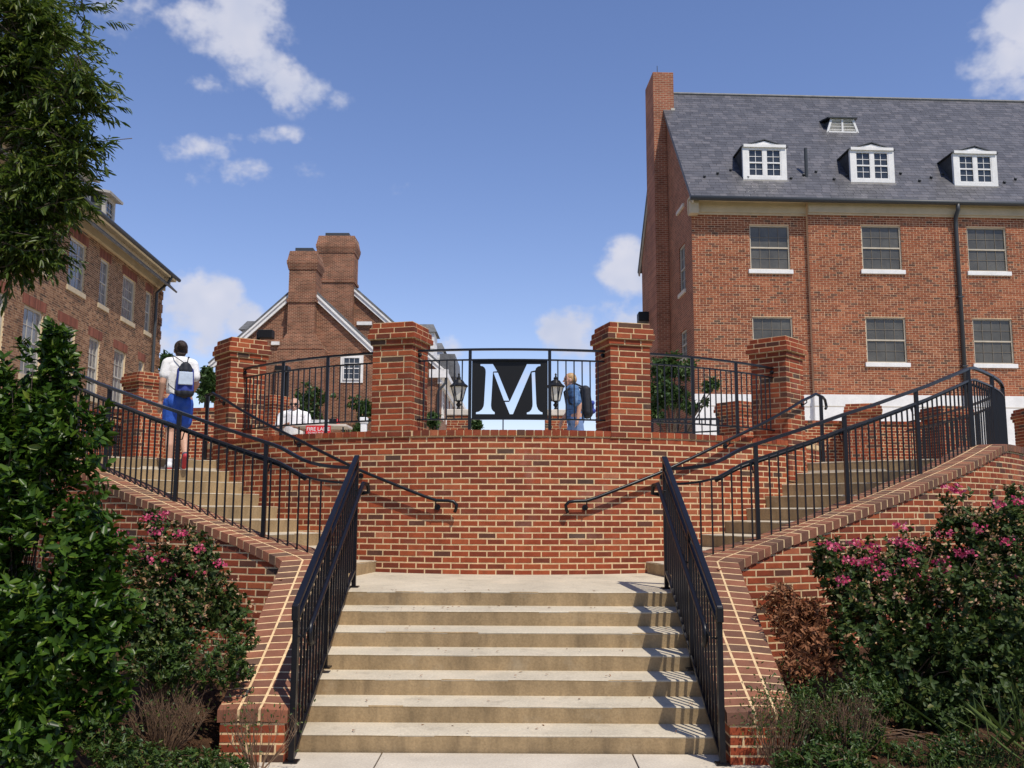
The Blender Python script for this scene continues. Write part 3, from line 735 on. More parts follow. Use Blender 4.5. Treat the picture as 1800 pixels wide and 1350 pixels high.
# ---- terrace railings between the piers
RR = 4.83; ZR = 3.652
def ang_at(px):
    best = None
    for th in np.arange(-58, 58, .05):
        p = polar(th, RR); u, v, z = project((p.x, p.y, 3.2))
        if best is None or abs(u - px) < best[0]: best = (abs(u - px), th)
    return best[1]
half = 3.0
tlab = {0: 'black terrace railing in front of the seated man and the brick gable', 1: 'black terrace railing holding the cut-out letter plate', 2: 'black terrace railing in front of the small leafy tree'}
for k in range(3):
    a0, a1 = PIERS[k][0] + 2.75, PIERS[k + 1][0] - 2.75
    post_px = [(496, 575), (826, 966), (1218, 1295)][k]; pa = [ang_at(p) for p in post_px]
    c = polar((a0 + a1) / 2, RR); g = thing('terrace_railing', (c.x, c.y, ZC + .065), tlab[k], 'railing')
    TH = np.linspace(a0, a1, 24); ln = lambda z, e0=0, e1=0: [v3(polar(t, RR), z) for t in TH]
    mb = MB(); mb.ribbon(ln(ZR), .042, .024); mb.build('top_rail', 'black_iron', g)
    mb = MB(); mb.ribbon(ln(ZR - .122), .026, .018); mb.build('upper_channel', 'black_iron', g)
    mb = MB(); mb.ribbon(ln(2.835), .026, .018); mb.build('lower_channel', 'black_iron', g)
    for t in pa:
        mb = MB(); p = polar(t, RR); mb.bar((p.x, p.y, ZC + .06), (p.x, p.y, ZR), .036, .036); mb.build('post', 'black_iron', g)
    for t in (a0, a1):
        mb = MB(); p = polar(t + (.4 if t == a0 else -.4), RR); mb.ball((p.x, p.y, ZR - .05), .028, 8, 6); mb.build('anchor', 'black_iron', g)
    dth = math.degrees(.096 / RR); segs = [(a0, pa[0]), (pa[0], pa[1]), (pa[1], a1)]
    for i, (b0, b1) in enumerate(segs):
        if k == 1 and i == 1: continue
        n = max(1, int(round((b1 - b0) / dth)))
        for j in range(1, n):
            p = polar(b0 + (b1 - b0) * j / n, RR); mb = MB(); mb.bar((p.x, p.y, 2.835), (p.x, p.y, ZR - .122), .0145, .0145); mb.build('picket', 'black_iron', g)
    if k == 1:
        p = polar((pa[0] + pa[1]) / 2 - .9, RR); mb = MB(); mb.bar((p.x, p.y, ZC + .065), (p.x, p.y, 2.83), .014, .014); mb.build('picket', 'black_iron', g)
        # letter plate: flat steel with the strokes of an M cut through it
        A, B = polar(pa[0], RR), polar(pa[1], RR); zt_, zb_ = ZR - .118, 2.845
        x0, x1, y0, y1 = 415, 968, 357, 775
        def conv(q): return ((q[0] - x0) / (x1 - x0) * (B - A).length, zt_ - (q[1] - y0) / (y1 - y0) * (zt_ - zb_))
        stem = [(487, 389), (573, 389), (604, 441), (576, 443), (574, 450), (562, 686), (566, 708), (576, 724), (588, 732), (588, 746), (459, 746), (459, 733), (480, 728), (500, 712), (511, 690), (514, 670), (524, 450), (523, 430), (516, 415), (504, 405), (487, 402)]
        inner_ = [(578, 450), (608, 450), (688, 650), (652, 650)]
        diag = [(657, 659), (687, 659), (694, 650), (810, 389), (904, 389), (904, 402), (886, 406), (873, 418), (868, 434), (838, 441), (714, 746), (692, 746)]
        rst = [(843, 449), (866, 445), (875, 668), (879, 692), (889, 714), (904, 728), (918, 733), (918, 746), (810, 746), (810, 734), (828, 728), (842, 712), (849, 690), (850, 670)]
        cu = bpy.data.curves.new('plate', 'CURVE'); cu.dimensions = '2D'; cu.fill_mode = 'BOTH'; cu.extrude = .004
        for pl in ([(x0 + 14, y0), (x1 - 14, y0), (x1 - 14, y1), (x0 + 14, y1)], stem, inner_, diag, rst):
            sp = cu.splines.new('POLY'); sp.points.add(len(pl) - 1); sp.use_cyclic_u = True
            for pt, q in zip(sp.points, pl): cx, cz = conv(q); pt.co = (cx, cz, 0, 1)
        tmp = bpy.data.objects.new('tmp', cu); COL.objects.link(tmp); dg = bpy.context.evaluated_depsgraph_get(); dg.update()
        me = bpy.data.meshes.new_from_object(tmp.evaluated_get(dg)); COL.objects.unlink(tmp); bpy.data.objects.remove(tmp)
        me.materials.clear(); me.materials.append(M['matte_black']); d = (B - A).normalized(); og = org(g)
        o = bpy.data.objects.new('letter_plate', me); COL.objects.link(o); o.parent = g; nrm = Vector((d.y, -d.x))
        o.matrix_local = Matrix(((d.x, 0, nrm.x, A.x - og.x), (d.y, 0, nrm.y, A.y - og.y), (0, 1, 0, -og.z), (0, 0, 0, 1)))
        o['label'] = 'flat black plate with a large capital M cut out of it'
# ---- wall handrails
def hand_z(th): return float(np.interp(abs(th), [6, 9.6, 10.5, 20, 30.3, 48, 54], [1.885, 1.895, 1.92, 2.235, 2.62, 3.22, 3.37]))
for sg in (-1, 1):
    p = polar(10 * sg, 5.08); g = thing('wall_handrail', (p.x, p.y, 1.9), 'black tube handrail on the round wall, ' + ('running up behind the woman with the blue bag' if sg < 0 else 'its upper end curling over beside the stair-head pier'), 'handrail')
    lim = 51 if sg < 0 else 52
    pth = [v3(polar(7.2 * sg, 5.06), 1.765), v3(polar(7.0 * sg, 5.075), 1.80), v3(polar(6.9 * sg, 5.085), 1.845), v3(polar(7.3 * sg, 5.09), 1.882)] + [v3(polar(t * sg, 5.09), hand_z(t)) for t in np.arange(8, lim, 1.5)]
    q = pth[-1]
    e = polar((lim + 1.5) * sg, 5.1); e2 = polar((lim + 4) * sg, 5.12); zt_ = hand_z(lim + 1)
    pth += [v3(e, zt_ + .02), v3(e2, zt_ + .0)]
    if sg > 0: pth += [v3(polar(57.3, 5.12), zt_ - .03), v3(polar(58, 5.12), zt_ - .12), v3(polar(57.4, 5.12), zt_ - .15)]
    mb = MB(); mb.tube(pth, .019, 10); mb.build('tube', 'black_iron', g, smooth=True)
    for t in (9.6, 20.5, 31, 50):
        a, b = polar(t * sg, RW + (.0 if t < 45 else .02)), polar(t * sg, 5.09); z = hand_z(t)
        mb = MB(); mb.tube([v3(a, z - .075), v3(polar(t * sg, 5.05), z - .075), v3(b, z - .05), v3(b, z - .012)], .008, 6)
        n = (b - a).normalized(); mb.tube([v3(a, z - .075), v3(a + n * .016, z - .075)], .034, 12); mb.build('bracket', 'black_iron', g)
    mb = MB(); p = polar((lim + 3) * sg, 5.12); mb.bar((p.x, p.y, ZT - .15), (p.x, p.y, zt_ + .01), .04, .04); mb.build('post', 'black_iron', g)
# ================================================================= BUILDINGS
class Frame:
    """vertical plane: origin O (xy), along t, outward normal n; point(s, z, out)"""
    def __init__(s, O, t):
        s.O = Vector((O[0], O[1])); s.t = Vector((t[0], t[1])).normalized(); s.n = Vector((s.t.y, -s.t.x))
    def p(s, a, z, out=0): q = s.O + s.t * a + s.n * out; return Vector((q.x, q.y, z))
    def uv(s, px, py, out=0):
        o = s.p(0, 0, out); h = hit(px, py, (o.x, o.y, 0), (s.n.x, s.n.y, 0)); d = Vector((h[0] - o.x, h[1] - o.y)); return d.dot(s.t), float(h[2])
    def ax(s): return (Vector((s.t.x, s.t.y, 0)), Vector((s.n.x, s.n.y, 0)), Vector((0, 0, 1)))
    def box(s, mb, a0, a1, z0, z1, o0, o1, r=.5): mb.box(s.p((a0 + a1) / 2, (z0 + z1) / 2, (o0 + o1) / 2), (abs(a1 - a0) / 2, abs(o1 - o0) / 2, abs(z1 - z0) / 2), s.ax(), r)
def wall_with_holes(mb, fr, L, z0, z1, holes, depth=.12, s0=0.0):
    xs = sorted(set([s0, L] + [h[0] for h in holes] + [h[1] for h in holes])); zs = sorted(set([z0, z1] + [h[2] for h in holes] + [h[3] for h in holes]))
    for a, b in zip(xs, xs[1:]):
        for c, d in zip(zs, zs[1:]):
            m = ((a + b) / 2, (c + d) / 2)
            if any(h[0] < m[0] < h[1] and h[2] < m[1] < h[3] for h in holes): continue
            mb.poly([fr.p(a, c), fr.p(b, c), fr.p(b, d), fr.p(a, d)])
    for (a, b, c, d) in holes:
        q = [(a, c), (b, c), (b, d), (a, d)]
        for i in range(4):
            (u, v), (w, x) = q[i], q[(i + 1) % 4]; mb.poly([fr.p(w, x), fr.p(u, v), fr.p(u, v, -depth), fr.p(w, x, -depth)])
def window(root, fr, a, b, c, d, nx, ny, fm='tan_frame', gm='screen_glass', fw=.045, rec=.06, mun=.018, meet=True, sill=None, casing=0, sillm='stone', mm=None):
    mb = MB()
    for (p, q, r_, s_) in ((a, a + fw, c, d), (b - fw, b, c, d), (a + fw, b - fw, c, c + fw), (a + fw, b - fw, d - fw, d)): fr.box(mb, p, q, r_, s_, -rec - .05, -rec + .012)
    if meet: fr.box(mb, a + fw, b - fw, (c + d) / 2 - .022, (c + d) / 2 + .022, -rec - .045, -rec + .006)
    if casing:
        k = casing
        for (p, q, r_, s_) in ((a - k, a, c - k, d + k), (b, b + k, c - k, d + k), (a, b, d, d + k), (a, b, c - k, c)): fr.box(mb, p, q, r_, s_, -.02, .045)
    w = mb.build('window', fm, root)
    mb = MB(); x0, x1, z0, z1 = a + fw, b - fw, c + fw, d - fw
    for i in range(1, nx): x = x0 + (x1 - x0) * i / nx; fr.box(mb, x - mun / 2, x + mun / 2, z0, z1, -rec - .034, -rec - .012)
    for j in range(1, ny):
        z = z0 + (z1 - z0) * j / ny
        if meet and j * 2 == ny: continue
        fr.box(mb, x0, x1, z - mun / 2, z + mun / 2, -rec - .033, -rec - .013)
    if mb.f: mb.build('muntin', mm or fm, w)
    # panes, one object each, sharing a mesh
    pw, ph = (x1 - x0) / nx, (z1 - z0) / ny; key = ('pane', round(pw, 3), round(ph, 3), gm)
    if key not in _cache:
        me = bpy.data.meshes.new('pane'); me.from_pydata([(-pw / 2, 0, -ph / 2), (pw / 2, 0, -ph / 2), (pw / 2, 0, ph / 2), (-pw / 2, 0, ph / 2), (-pw / 2, -.006, -ph / 2), (pw / 2, -.006, -ph / 2), (pw / 2, -.006, ph / 2), (-pw / 2, -.006, ph / 2)], [], [(0, 3, 2, 1), (4, 5, 6, 7), (0, 1, 5, 4), (1, 2, 6, 5), (2, 3, 7, 6), (3, 0, 4, 7)]); me.materials.append(M[gm]); me.update(); _cache[key] = me
    A = fr.ax(); ow = org(w)
    for i in range(nx):
        for j in range(ny):
            o = bpy.data.objects.new('pane', _cache[key]); p = fr.p(x0 + pw * (i + .5), z0 + ph * (j + .5), -rec - .028) - ow
            tl = random.uniform(-.006, .006); x, y, z = A[0], (A[1] + A[0] * tl).normalized(), A[2]; x = y.cross(z)
            o.matrix_local = Matrix(((x.x, y.x, z.x, p.x), (x.y, y.y, z.y, p.y), (x.z, y.z, z.z, p.z), (0, 0, 0, 1))); COL.objects.link(o); o.parent = w
    # black box behind the panes stands in for the unlit room
    mb = MB(); fr.box(mb, a + .01, b - .01, c + .01, d - .01, -rec - .30, -rec - .10); mb.build('dark_room_box', 'matte_black', w)
    if sill:
        mb = MB(); fr.box(mb, a - .07, b + .07, c - sill, c - .002, -rec, .06); mb.build('sill', sillm, w, bevel=.008)
    return w
def slab(mb, pts, th, r=.5):
    """thick roof plane from 4 points, thickness downwards along normal"""
    P = [Vector(p) for p in pts]; n = (P[1] - P[0]).cross(P[3] - P[0]).normalized() * th
    mb.hexa([p - n for p in P] + P, r)

# ---------------------------------------------------------------- slate-roofed building (right)
cA = R(2.9); tR = (math.cos(cA), math.sin(cA)); corner = atY(1218, 500, 27.5)
FR = Frame((corner[0], corner[1]), tR); nb = -FR.n; nb_ = nb                      # nb: into the building
rb = thing('slate_roof_building', (corner[0], corner[1], ZT), 'red brick building with grey slate roof, three white dormers and an end chimney', 'building')
LEN = 17.0; DEP = 8.2; ZB = FR.uv(1300, 693)[1]; PIT = None
EO = .42; ZEDGE = FR.uv(1300, 346, EO)[1]; ZE = ZEDGE + .02
PROUD = .16; s_br = FR.uv(1421, 500)[0]
FR2 = Frame(FR.p(s_br, 0, PROUD)[:2], tR)
zt1 = FR.uv(1350, 396)[1]; zb1 = FR.uv(1350, 474)[1]; zt2 = FR.uv(1350, 557)[1]; zb2 = FR.uv(1350, 637)[1]
h1 = []
s0_, s1_ = FR.uv(1318, 430)[0], FR.uv(1388, 430)[0]
h1 = [(s0_, s1_, zb1, zt1), (s0_, s1_, zb2, zt2)]
w0 = (s1_ - s0_)
c2 = [FR2.uv(x, 430)[0] for x in (1549.5, 1735)]; c2.append(c2[1] + (c2[1] - c2[0])); h2 = []
for c in c2: h2 += [(c - w0 / 2, c + w0 / 2, zb1, zt1), (c - w0 / 2, c + w0 / 2, zb2, zt2)]
mb = MB(); wall_with_holes(mb, FR, s_br + .05, ZB, ZE + .1, h1); wall_with_holes(mb, FR2, LEN - s_br, ZB, ZE + .1, h2)
FR2.box(mb, 0, .01, ZB, ZE + .1, -.3, -.002)
mb.build('front_wall', 'house_mortar', rb)
pc = Pieces(); ncb = int((ZE - .4 - ZB) / BH)
pf = lambda s: (FR.O + FR.t * s, FR.n); pf2 = lambda s: (FR2.O + FR2.t * s, FR2.n)
lay_bricks(pc, pf, s_br, ZB, ncb, openings=h1, proud=.005, depth=.02, header_every=6)
lay_bricks(pc, pf2, LEN - s_br, ZB, ncb, openings=h2, proud=.005, depth=.02, header_every=6)
pc.finish(rb, 'brick', 'house_brick', cham=0)
for hs, fr in ((h1, FR), (h2, FR2)):
    for (a, b, c, d) in hs: window(rb, fr, a, b, c, d, 4, 4, sill=.13, fw=.04, rec=.05, mun=.011, mm='dim_frame', sillm='white_paint')
# white painted base, plinth moulding
mb = MB(); FR.box(mb, -.02, s_br, ZT - .2, ZB, -.3, .02); FR2.box(mb, -.02, LEN - s_br, ZT - .2, ZB - .002, -.3, .02); mb.build('base_wall', 'white_paint', rb)
mb = MB(); z = FR.uv(1300, 714)[1]; FR2.box(mb, -.04, LEN - s_br, z - .012, z + .012, 0, .026); FR.box(mb, -.05, s_br - .05, z - .012, z + .012, 0, .026); mb.build('base_moulding', 'tan_frame', rb)
# gable wall (in shade), rear and far end
RID = 4.1; _q = FR.O + nb_ * 4.1; ZRD = float(hit(1300, 167, (_q.x, _q.y, 0), (FR.n.x, FR.n.y, 0))[2]) - .05
pit0 = (ZRD - ZEDGE) / (RID + .42)
def gp(s, dep, z): q = FR.O + FR.t * s + nb * dep; return (q.x, q.y, z)
GF = Frame((Vector((gp(0, DEP, 0)[0], gp(0, DEP, 0)[1])))[:], (FR.n.x, FR.n.y))      # gable frame, travelling back to front
hg = []
for (pa, pb, ya, yb) in ((1178, 1187, 316, 386), (1181, 1190, 448, 528), (1184, 1193, 592, 640)):
    g0 = GF.uv(pa, 400)[0]; hg.append((DEP - 1.75, DEP - .95, GF.uv((pa + pb) / 2, yb)[1], GF.uv((pa + pb) / 2, ya)[1]))
mb = MB(); wall_with_holes(mb, GF, DEP, ZT - .2, ZE, [h for h in hg if h[3] < ZE])
GZ = ZEDGE + pit0 * EO; mb.poly([GF.p(0, ZE), GF.p(DEP, ZE), GF.p(DEP, GZ - .12), GF.p(DEP - RID, ZRD - .1), GF.p(0, GZ - .12)])
q = [gp(0, DEP, ZT - .2), gp(LEN, DEP, ZT - .2), gp(LEN, DEP, ZE), gp(0, DEP, ZE)]; mb.poly(q)
mb.poly([gp(LEN, 0, ZT), gp(LEN, DEP, ZT), gp(LEN, DEP, ZE), gp(LEN, RID, ZRD), gp(LEN, 0, ZE)])
def brick_tex(name, cols, mortar, along, scale=1.0, dark=.25):
    """far brickwork as a material: courses of real brick size laid along a given horizontal direction"""
    m = bpy.data.materials.new(name); m.use_nodes = True; nd, lk = m.node_tree.nodes, m.node_tree.links; b = nd['Principled BSDF']; b.inputs['Roughness'].default_value = .85; b.inputs['Specular IOR Level'].default_value = .2
    g = nd.new('ShaderNodeNewGeometry'); dp = nd.new('ShaderNodeVectorMath'); dp.operation = 'DOT_PRODUCT'; lk.new(g.outputs['Position'], dp.inputs[0]); dp.inputs[1].default_value = (along[0], along[1], 0)
    sp = nd.new('ShaderNodeSeparateXYZ'); lk.new(g.outputs['Position'], sp.inputs[0]); cb = nd.new('ShaderNodeCombineXYZ'); lk.new(dp.outputs['Value'], cb.inputs[0]); lk.new(sp.outputs['Z'], cb.inputs[1])
    t = nd.new('ShaderNodeTexBrick'); lk.new(cb.outputs[0], t.inputs['Vector']); t.inputs['Scale'].default_value = 1; t.inputs['Brick Width'].default_value = BL; t.inputs['Row Height'].default_value = BH; t.inputs['Mortar Size'].default_value = .0085; t.inputs['Mortar Smooth'].default_value = .2; t.inputs['Bias'].default_value = -.1
    t.inputs['Color1'].default_value = (*cols[0], 1); t.inputs['Color2'].default_value = (*cols[1], 1); t.inputs['Mortar'].default_value = (*mortar, 1)
    nz_ = nd.new('ShaderNodeTexNoise'); nz_.inputs['Scale'].default_value = 1.6; nz_.inputs['Detail'].default_value = 6; lk.new(g.outputs['Position'], nz_.inputs['Vector'])
    mr_ = nd.new('ShaderNodeMapRange'); lk.new(nz_.outputs['Fac'], mr_.inputs['Value']); mr_.inputs['From Min'].default_value = .3; mr_.inputs['From Max'].default_value = .7; mr_.inputs['To Min'].default_value = 1 - dark; mr_.inputs['To Max'].default_value = 1.15
    sc_ = nd.new('ShaderNodeVectorMath'); sc_.operation = 'SCALE'; lk.new(t.outputs['Color'], sc_.inputs[0]); lk.new(mr_.outputs[0], sc_.inputs['Scale']); lk.new(sc_.outputs[0], b.inputs['Base Color'])
    bp = nd.new('ShaderNodeBump'); bp.inputs['Strength'].default_value = .6; bp.inputs['Distance'].default_value = .006; bp.invert = True; lk.new(t.outputs['Fac'], bp.inputs['Height']); lk.new(bp.outputs[0], b.inputs['Normal'])
    M[name] = m; return m
brick_tex('gable_brick', ((.20, .062, .036), (.34, .11, .06)), (.40, .28, .18), (FR.n.x, FR.n.y))
mb.build('gable_wall', 'gable_brick', rb)
for (a, b, c, d) in hg: window(rb, GF, a, b, c, d, 2, 4, fm='old_white', sill=.12, rec=.05)
# roof
pit = (ZRD - ZEDGE) / (RID + EO); sl = math.sqrt(1 + pit * pit)
def rp(s, dep, lift=0):
    z = ZEDGE + pit * (dep + EO); q = FR.O + FR.t * s + nb * dep; up = lift / sl
    return Vector((q.x - nb.x * lift * pit / sl, q.y - nb.y * lift * pit / sl, z + up))
mb = MB(); V = -.10
slab(mb, [rp(V, -EO), rp(LEN, -EO), rp(LEN, RID), rp(V, RID)], .1)
qb = lambda s, d: Vector(gp(s, 2 * RID - d, ZEDGE + pit * (d + EO)))
slab(mb, [qb(LEN, -EO), qb(V, -EO), qb(V, RID), qb(LEN, RID)], .1)
roof = mb.build('roof', 'slate_grey', rb)
RN = (rp(0, 0, 1) - rp(0, 0)).normalized(); RUp = (rp(0, 1) - rp(0, 0)).normalized(); RT3 = Vector((FR.t.x, FR.t.y, 0))
pc = Pieces(); ex = .165; L_sl = (RID + EO) * sl; nrow = int(L_sl / ex)
tilt = (RUp * 1 - RN * .028).normalized(); tn = RT3.cross(tilt).normalized()
for r_ in range(nrow):
    s = V - (0 if r_ % 2 else .13)
    while s < LEN - .05:
        w = random.uniform(.2, .29); a = max(s, V); b = min(s + w - .006, LEN); s += w
        if b - a < .04: continue
        c = rp((a + b) / 2, -EO - .02) + RUp * (r_ * ex + .12) + RN * .014
        pc.add(c + tn * .012, RT3, tn, tilt, round(b - a, 2), .011, .24 + random.uniform(-.006, .006))
pc.finish(rb, 'slate', 'slate', cham=0)
mb = MB(); mb.tube([rp(V, RID) + Vector((0, 0, .03)), rp(LEN, RID) + Vector((0, 0, .03))], .07, 8); mb.build('ridge_cap', 'slate_grey', rb)
# snow guards
for r_, off in ((5, 0), (6, .45), (7, .9)):
    s = .5 + off
    while s < LEN - 1:
        c = rp(s, -EO) + RUp * (r_ * .22) + RN * .03; mb = MB(); mb.box(c + RN * .03, (.035, .03, .03), (RT3, RUp, RN)); mb.tube([c, c + RN * .05 - RUp * .05], .012, 5); mb.build('snow_guard', 'copper_dark', rb); s += 1.35
# eaves: gutter, fascia, frieze board
for fr, a, b in ((FR, -.12, s_br), (FR2, 0, LEN - s_br)):
    mb = MB(); fr.box(mb, a, b, ZE - .40, ZE - .06, 0, .09); fr.box(mb, a, b, ZE - .06, ZE - .005, .0, .34 if fr is FR else .2); fr.box(mb, a, b, ZE - .46, ZE - .40, 0, .05); mb.build('frieze_board', 'cream_paint', rb)
mb = MB(); g0, g1 = rp(V - .02, -EO), rp(LEN, -EO); dz = Vector((0, 0, -.06)); nn = Vector((FR.n.x, FR.n.y, 0))
mb.tube([g0 + dz + nn * .02, g1 + dz + nn * .02], .075, 10); mb.build('gutter', 'copper_dark', rb, smooth=True)
# downpipe with elbow
sp_ = FR2.uv(1684, 500)[0]; mb = MB(); mb.tube([FR2.p(sp_, ZE - .12, .28), FR2.p(sp_, ZE - .3, .26), FR2.p(sp_, ZE - .5, .10), FR2.p(sp_, ZE - .7, .085), FR2.p(sp_, ZT, .085)], .06, 10); mb.build('downpipe', 'copper_dark', rb, smooth=True)
for z in (6.1, 8.2): 
    mb = MB(); FR2.box(mb, sp_ - .085, sp_ + .085, z, z + .04, 0, .15); mb.build('pipe_clip', 'copper_dark', rb)
# verge board
mb = MB(); a, b = Vector(gp(-.04, -EO, ZEDGE - .12)), Vector(gp(-.04, RID, ZRD - .12)); mb.bar(a, b, .05, .2, up=(0, 0, 1)); mb.bar(Vector(gp(-.04, 2 * RID + EO, ZEDGE - .12)), b, .05, .2); mb.build('verge_board', 'old_white', rb)
mb = MB(); FR.box(mb, -.1, .16, ZE - .5, ZE - .1, .0, .3); mb.build('cornice_return', 'cream_paint', rb)
# end chimney
brick_tex('chimney_brick', ((.24, .075, .042), (.38, .13, .07)), (.42, .30, .20), (FR.t.x, FR.t.y)); 
chd0, chd1 = RID - .85, RID + .55; chs0, chs1 = -.44, .27
chz = float(hit(1165, 127, gp(0, chd0, 0), (FR.n.x, FR.n.y, 0))[2])
def chbox(mb, a0, a1, d0, d1, z0, z1): 
    c = [gp(a0, d0, z0), gp(a1, d0, z0), gp(a1, d1, z0), gp(a0, d1, z0), gp(a0, d0, z1), gp(a1, d0, z1), gp(a1, d1, z1), gp(a0, d1, z1)]; mb.hexa(c)
mb = MB(); chbox(mb, chs0, -.01, chd0, chd1, ZT - .2, ZEDGE + pit * (chd0 + EO) - .3); chbox(mb, chs0, chs1, chd0, chd1, ZEDGE + pit * (chd0 + EO) - .3, chz)
ch = mb.build('chimney', 'chimney_brick', rb)
mb = MB(); chbox(mb, chs0 + .25, chs1 - .2, chd0 + .4, chd1 - .4, chz, chz + .09); mb.build('chimney_cap', 'stone', ch)
mb = MB(); c = Vector(gp(-.15, RID - .2, chz)); mb.tube([c, c + Vector((0, 0, .55))], .012, 5); mb.build('lightning_rod', 'copper_dark', ch)
mb = MB(); chbox(mb, chs0 + .6, chs1 + .03, chd0 - .03, chd0, ZEDGE + pit * (chd0 + EO) + .02, ZEDGE + pit * (chd0 + EO) + .1); mb.build('flashing', 'old_white', ch)
# dormers
def dormer(px0, px1, pyb, pyt):
    pm = (px0 + px1) / 2; h = hit(pm, pyb, rp(0, 0), RN); d = Vector((h[0], h[1])) - FR.O; s = d.dot(FR.t); dep = d.dot(nb)
    fr = Frame((FR.O + nb * dep)[:], tR); sc = 1650 / 28.6; w = (px1 - px0) / sc; a, b = s - w / 2, s + w / 2; zb = ZEDGE + pit * (dep + EO) - .02; he = 1.13; zt_ = zb + he; gh = .17; ov = .05
    t = rb
    dm = MB(); fw = .17
    fr.box(dm, a, a + fw, zb, zt_, -.1, 0); fr.box(dm, b - fw, b, zb, zt_, -.1, 0); fr.box(dm, a + fw, b - fw, zb, zb + .17, -.1, .0); fr.box(dm, a + fw, b - fw, zt_ - .08, zt_, -.1, 0)
    dm.poly([fr.p(a, zt_), fr.p(b, zt_), fr.p((a + b) / 2, zt_ + gh)])
    o = dm.build('dormer', 'white_paint', rb)
    # cheeks
    mb = MB(); back = lambda z: (z - ZEDGE) / pit - EO - dep
    for x in (a + .012, b - .012):
        pl = [fr.p(x, zb, -.012), fr.p(x, zt_, -.012), fr.p(x, zt_, -back(zt_)),]; 
        mb = MB(); mb.poly(pl); mb.poly(pl[::-1]); mb.build('cheek', 'slate_grey', o)
    mb = MB()
    for x, y in ((a - ov, (a + b) / 2), ((a + b) / 2, b + ov)):
        za, zb_ = (zt_ - .03, zt_ + gh + .03) if x < (a + b) / 2 - .01 else (zt_ + gh + .03, zt_ - .03)
        P = [fr.p(x, za, .03), fr.p(y, zb_, .03), fr.p(y, zb_, -back(zb_) - .05), fr.p(x, za, -back(za) - .05)]; slab(mb, [p + Vector((0, 0, .035)) for p in P], .03)
    mb.build('dormer_roof', 'copper_dark', o)
    mb = MB(); fr.box(mb, a + .02, b - .02, zt_ - .04, zt_ + .05, 0, .05); mb.build('head_moulding', 'white_paint', o)
    xm = (a + b) / 2; 
    for (p, q) in ((a + fw, xm - .04), (xm + .04, b - fw)):
        wd = window(rb, fr, p, q, zb + .17, zt_ - .08, 2, 4, fm='white_paint', gm='glass', fw=.035, rec=.02, mun=.016)
    mb = MB(); fr.box(mb, xm - .04, xm + .04, zb + .17, zt_ - .08, -.09, -.005); mb.build('mullion', 'white_paint', o)
    mb = MB(); fr.box(mb, a - .03, b + .03, zb - .05, zb + .02, -.05, .05); mb.build('dormer_sill', 'old_white', o)
for q in ((1306, 1385, 318, 248), (1495, 1575, 323, 252), (1677, 1757, 329, 258)): dormer(*q)
dormer(1862, 1942, 335, 264)
# louvred roof vent
h = hit(1481, 234, rp(0, 0), RN); d = Vector((h[0], h[1])) - FR.O; s = d.dot(FR.t); dep = d.dot(nb); fr = Frame((FR.O + nb * dep)[:], tR); zb = ZEDGE + pit * (dep + EO)
mb = MB(); W0, W1, hh = .52, .36, .5
for sgn in (-1, 1): mb.bar(fr.p(s + sgn * W0, zb, 0), fr.p(s + sgn * W1, zb + hh, 0), .06, .07)
mb.bar(fr.p(s - W0, zb + .02, 0), fr.p(s + W0, zb + .02, 0), .06, .06); mb.bar(fr.p(s - W1, zb + hh, 0), fr.p(s + W1, zb + hh, 0), .06, .06); mb.bar(fr.p(s, zb, 0), fr.p(s, zb + hh, 0), .06, .06)
o = mb.build('roof_vent', 'white_paint', rb)
for k in range(4):
    z = zb + .1 + k * .11; w = W0 - (W0 - W1) * (z - zb) / hh - .03
    mb = MB(); c0, c1 = fr.p(s - w, z, -.02), fr.p(s + w, z, -.02); mb.bar(c0, c1, .09, .018, up=(0, .6, .8)); mb.build('louvre', 'white_paint', o)
mb = MB(); P = [fr.p(s - W1 - .14, zb + hh + .03, .1), fr.p(s + W1 + .14, zb + hh + .03, .1), fr.p(s + W1 + .25, zb + hh + .12, -.55), fr.p(s - W1 - .25, zb + hh + .12, -.55)]; slab(mb, P, .04); mb.build('vent_roof', 'copper_dark', o)
mb = MB(); mb.poly([fr.p(s - W0, zb, -.01), fr.p(s - W1, zb + hh, -.01), fr.p(s - W1 - .1, zb + hh, -.42)]); mb.poly([fr.p(s + W0, zb, -.01), fr.p(s + W1 + .1, zb + hh, -.42), fr.p(s + W1, zb + hh, -.01)]); mb.poly([fr.p(s - W0, zb, -.06), fr.p(s + W0, zb, -.06), fr.p(s + W1, zb + hh, -.06), fr.p(s - W1, zb + hh, -.06)]); mb.build('vent_cheek', 'copper_dark', o)
# soil pipe on roof
h = hit(1418, 312, rp(0, 0), RN); c = Vector(h); mb = MB(); mb.tube([c - Vector((0, 0, .1)), c + Vector((0, 0, .95))], .055, 8); mb.build('vent_pipe', 'copper_dark', rb)
# flood light on the gable
g0 = GF.uv(1140, 553); mb = MB(); c = Vector(hit(1139, 553, gp(-.62, 0, 0), (FR.t.x, FR.t.y, 0))) 
c = Vector(gp(-.44, chd1 + .4, float(atY(1139, 553, 32)[2]))); mb.box(c + Vector((-.12, 0, 0)), (.2, .26, .17)); mb.box(c + Vector((.2, 0, .1)), (.35, .05, .04)); mb.build('flood_light', 'matte_black', rb, bevel=.03)

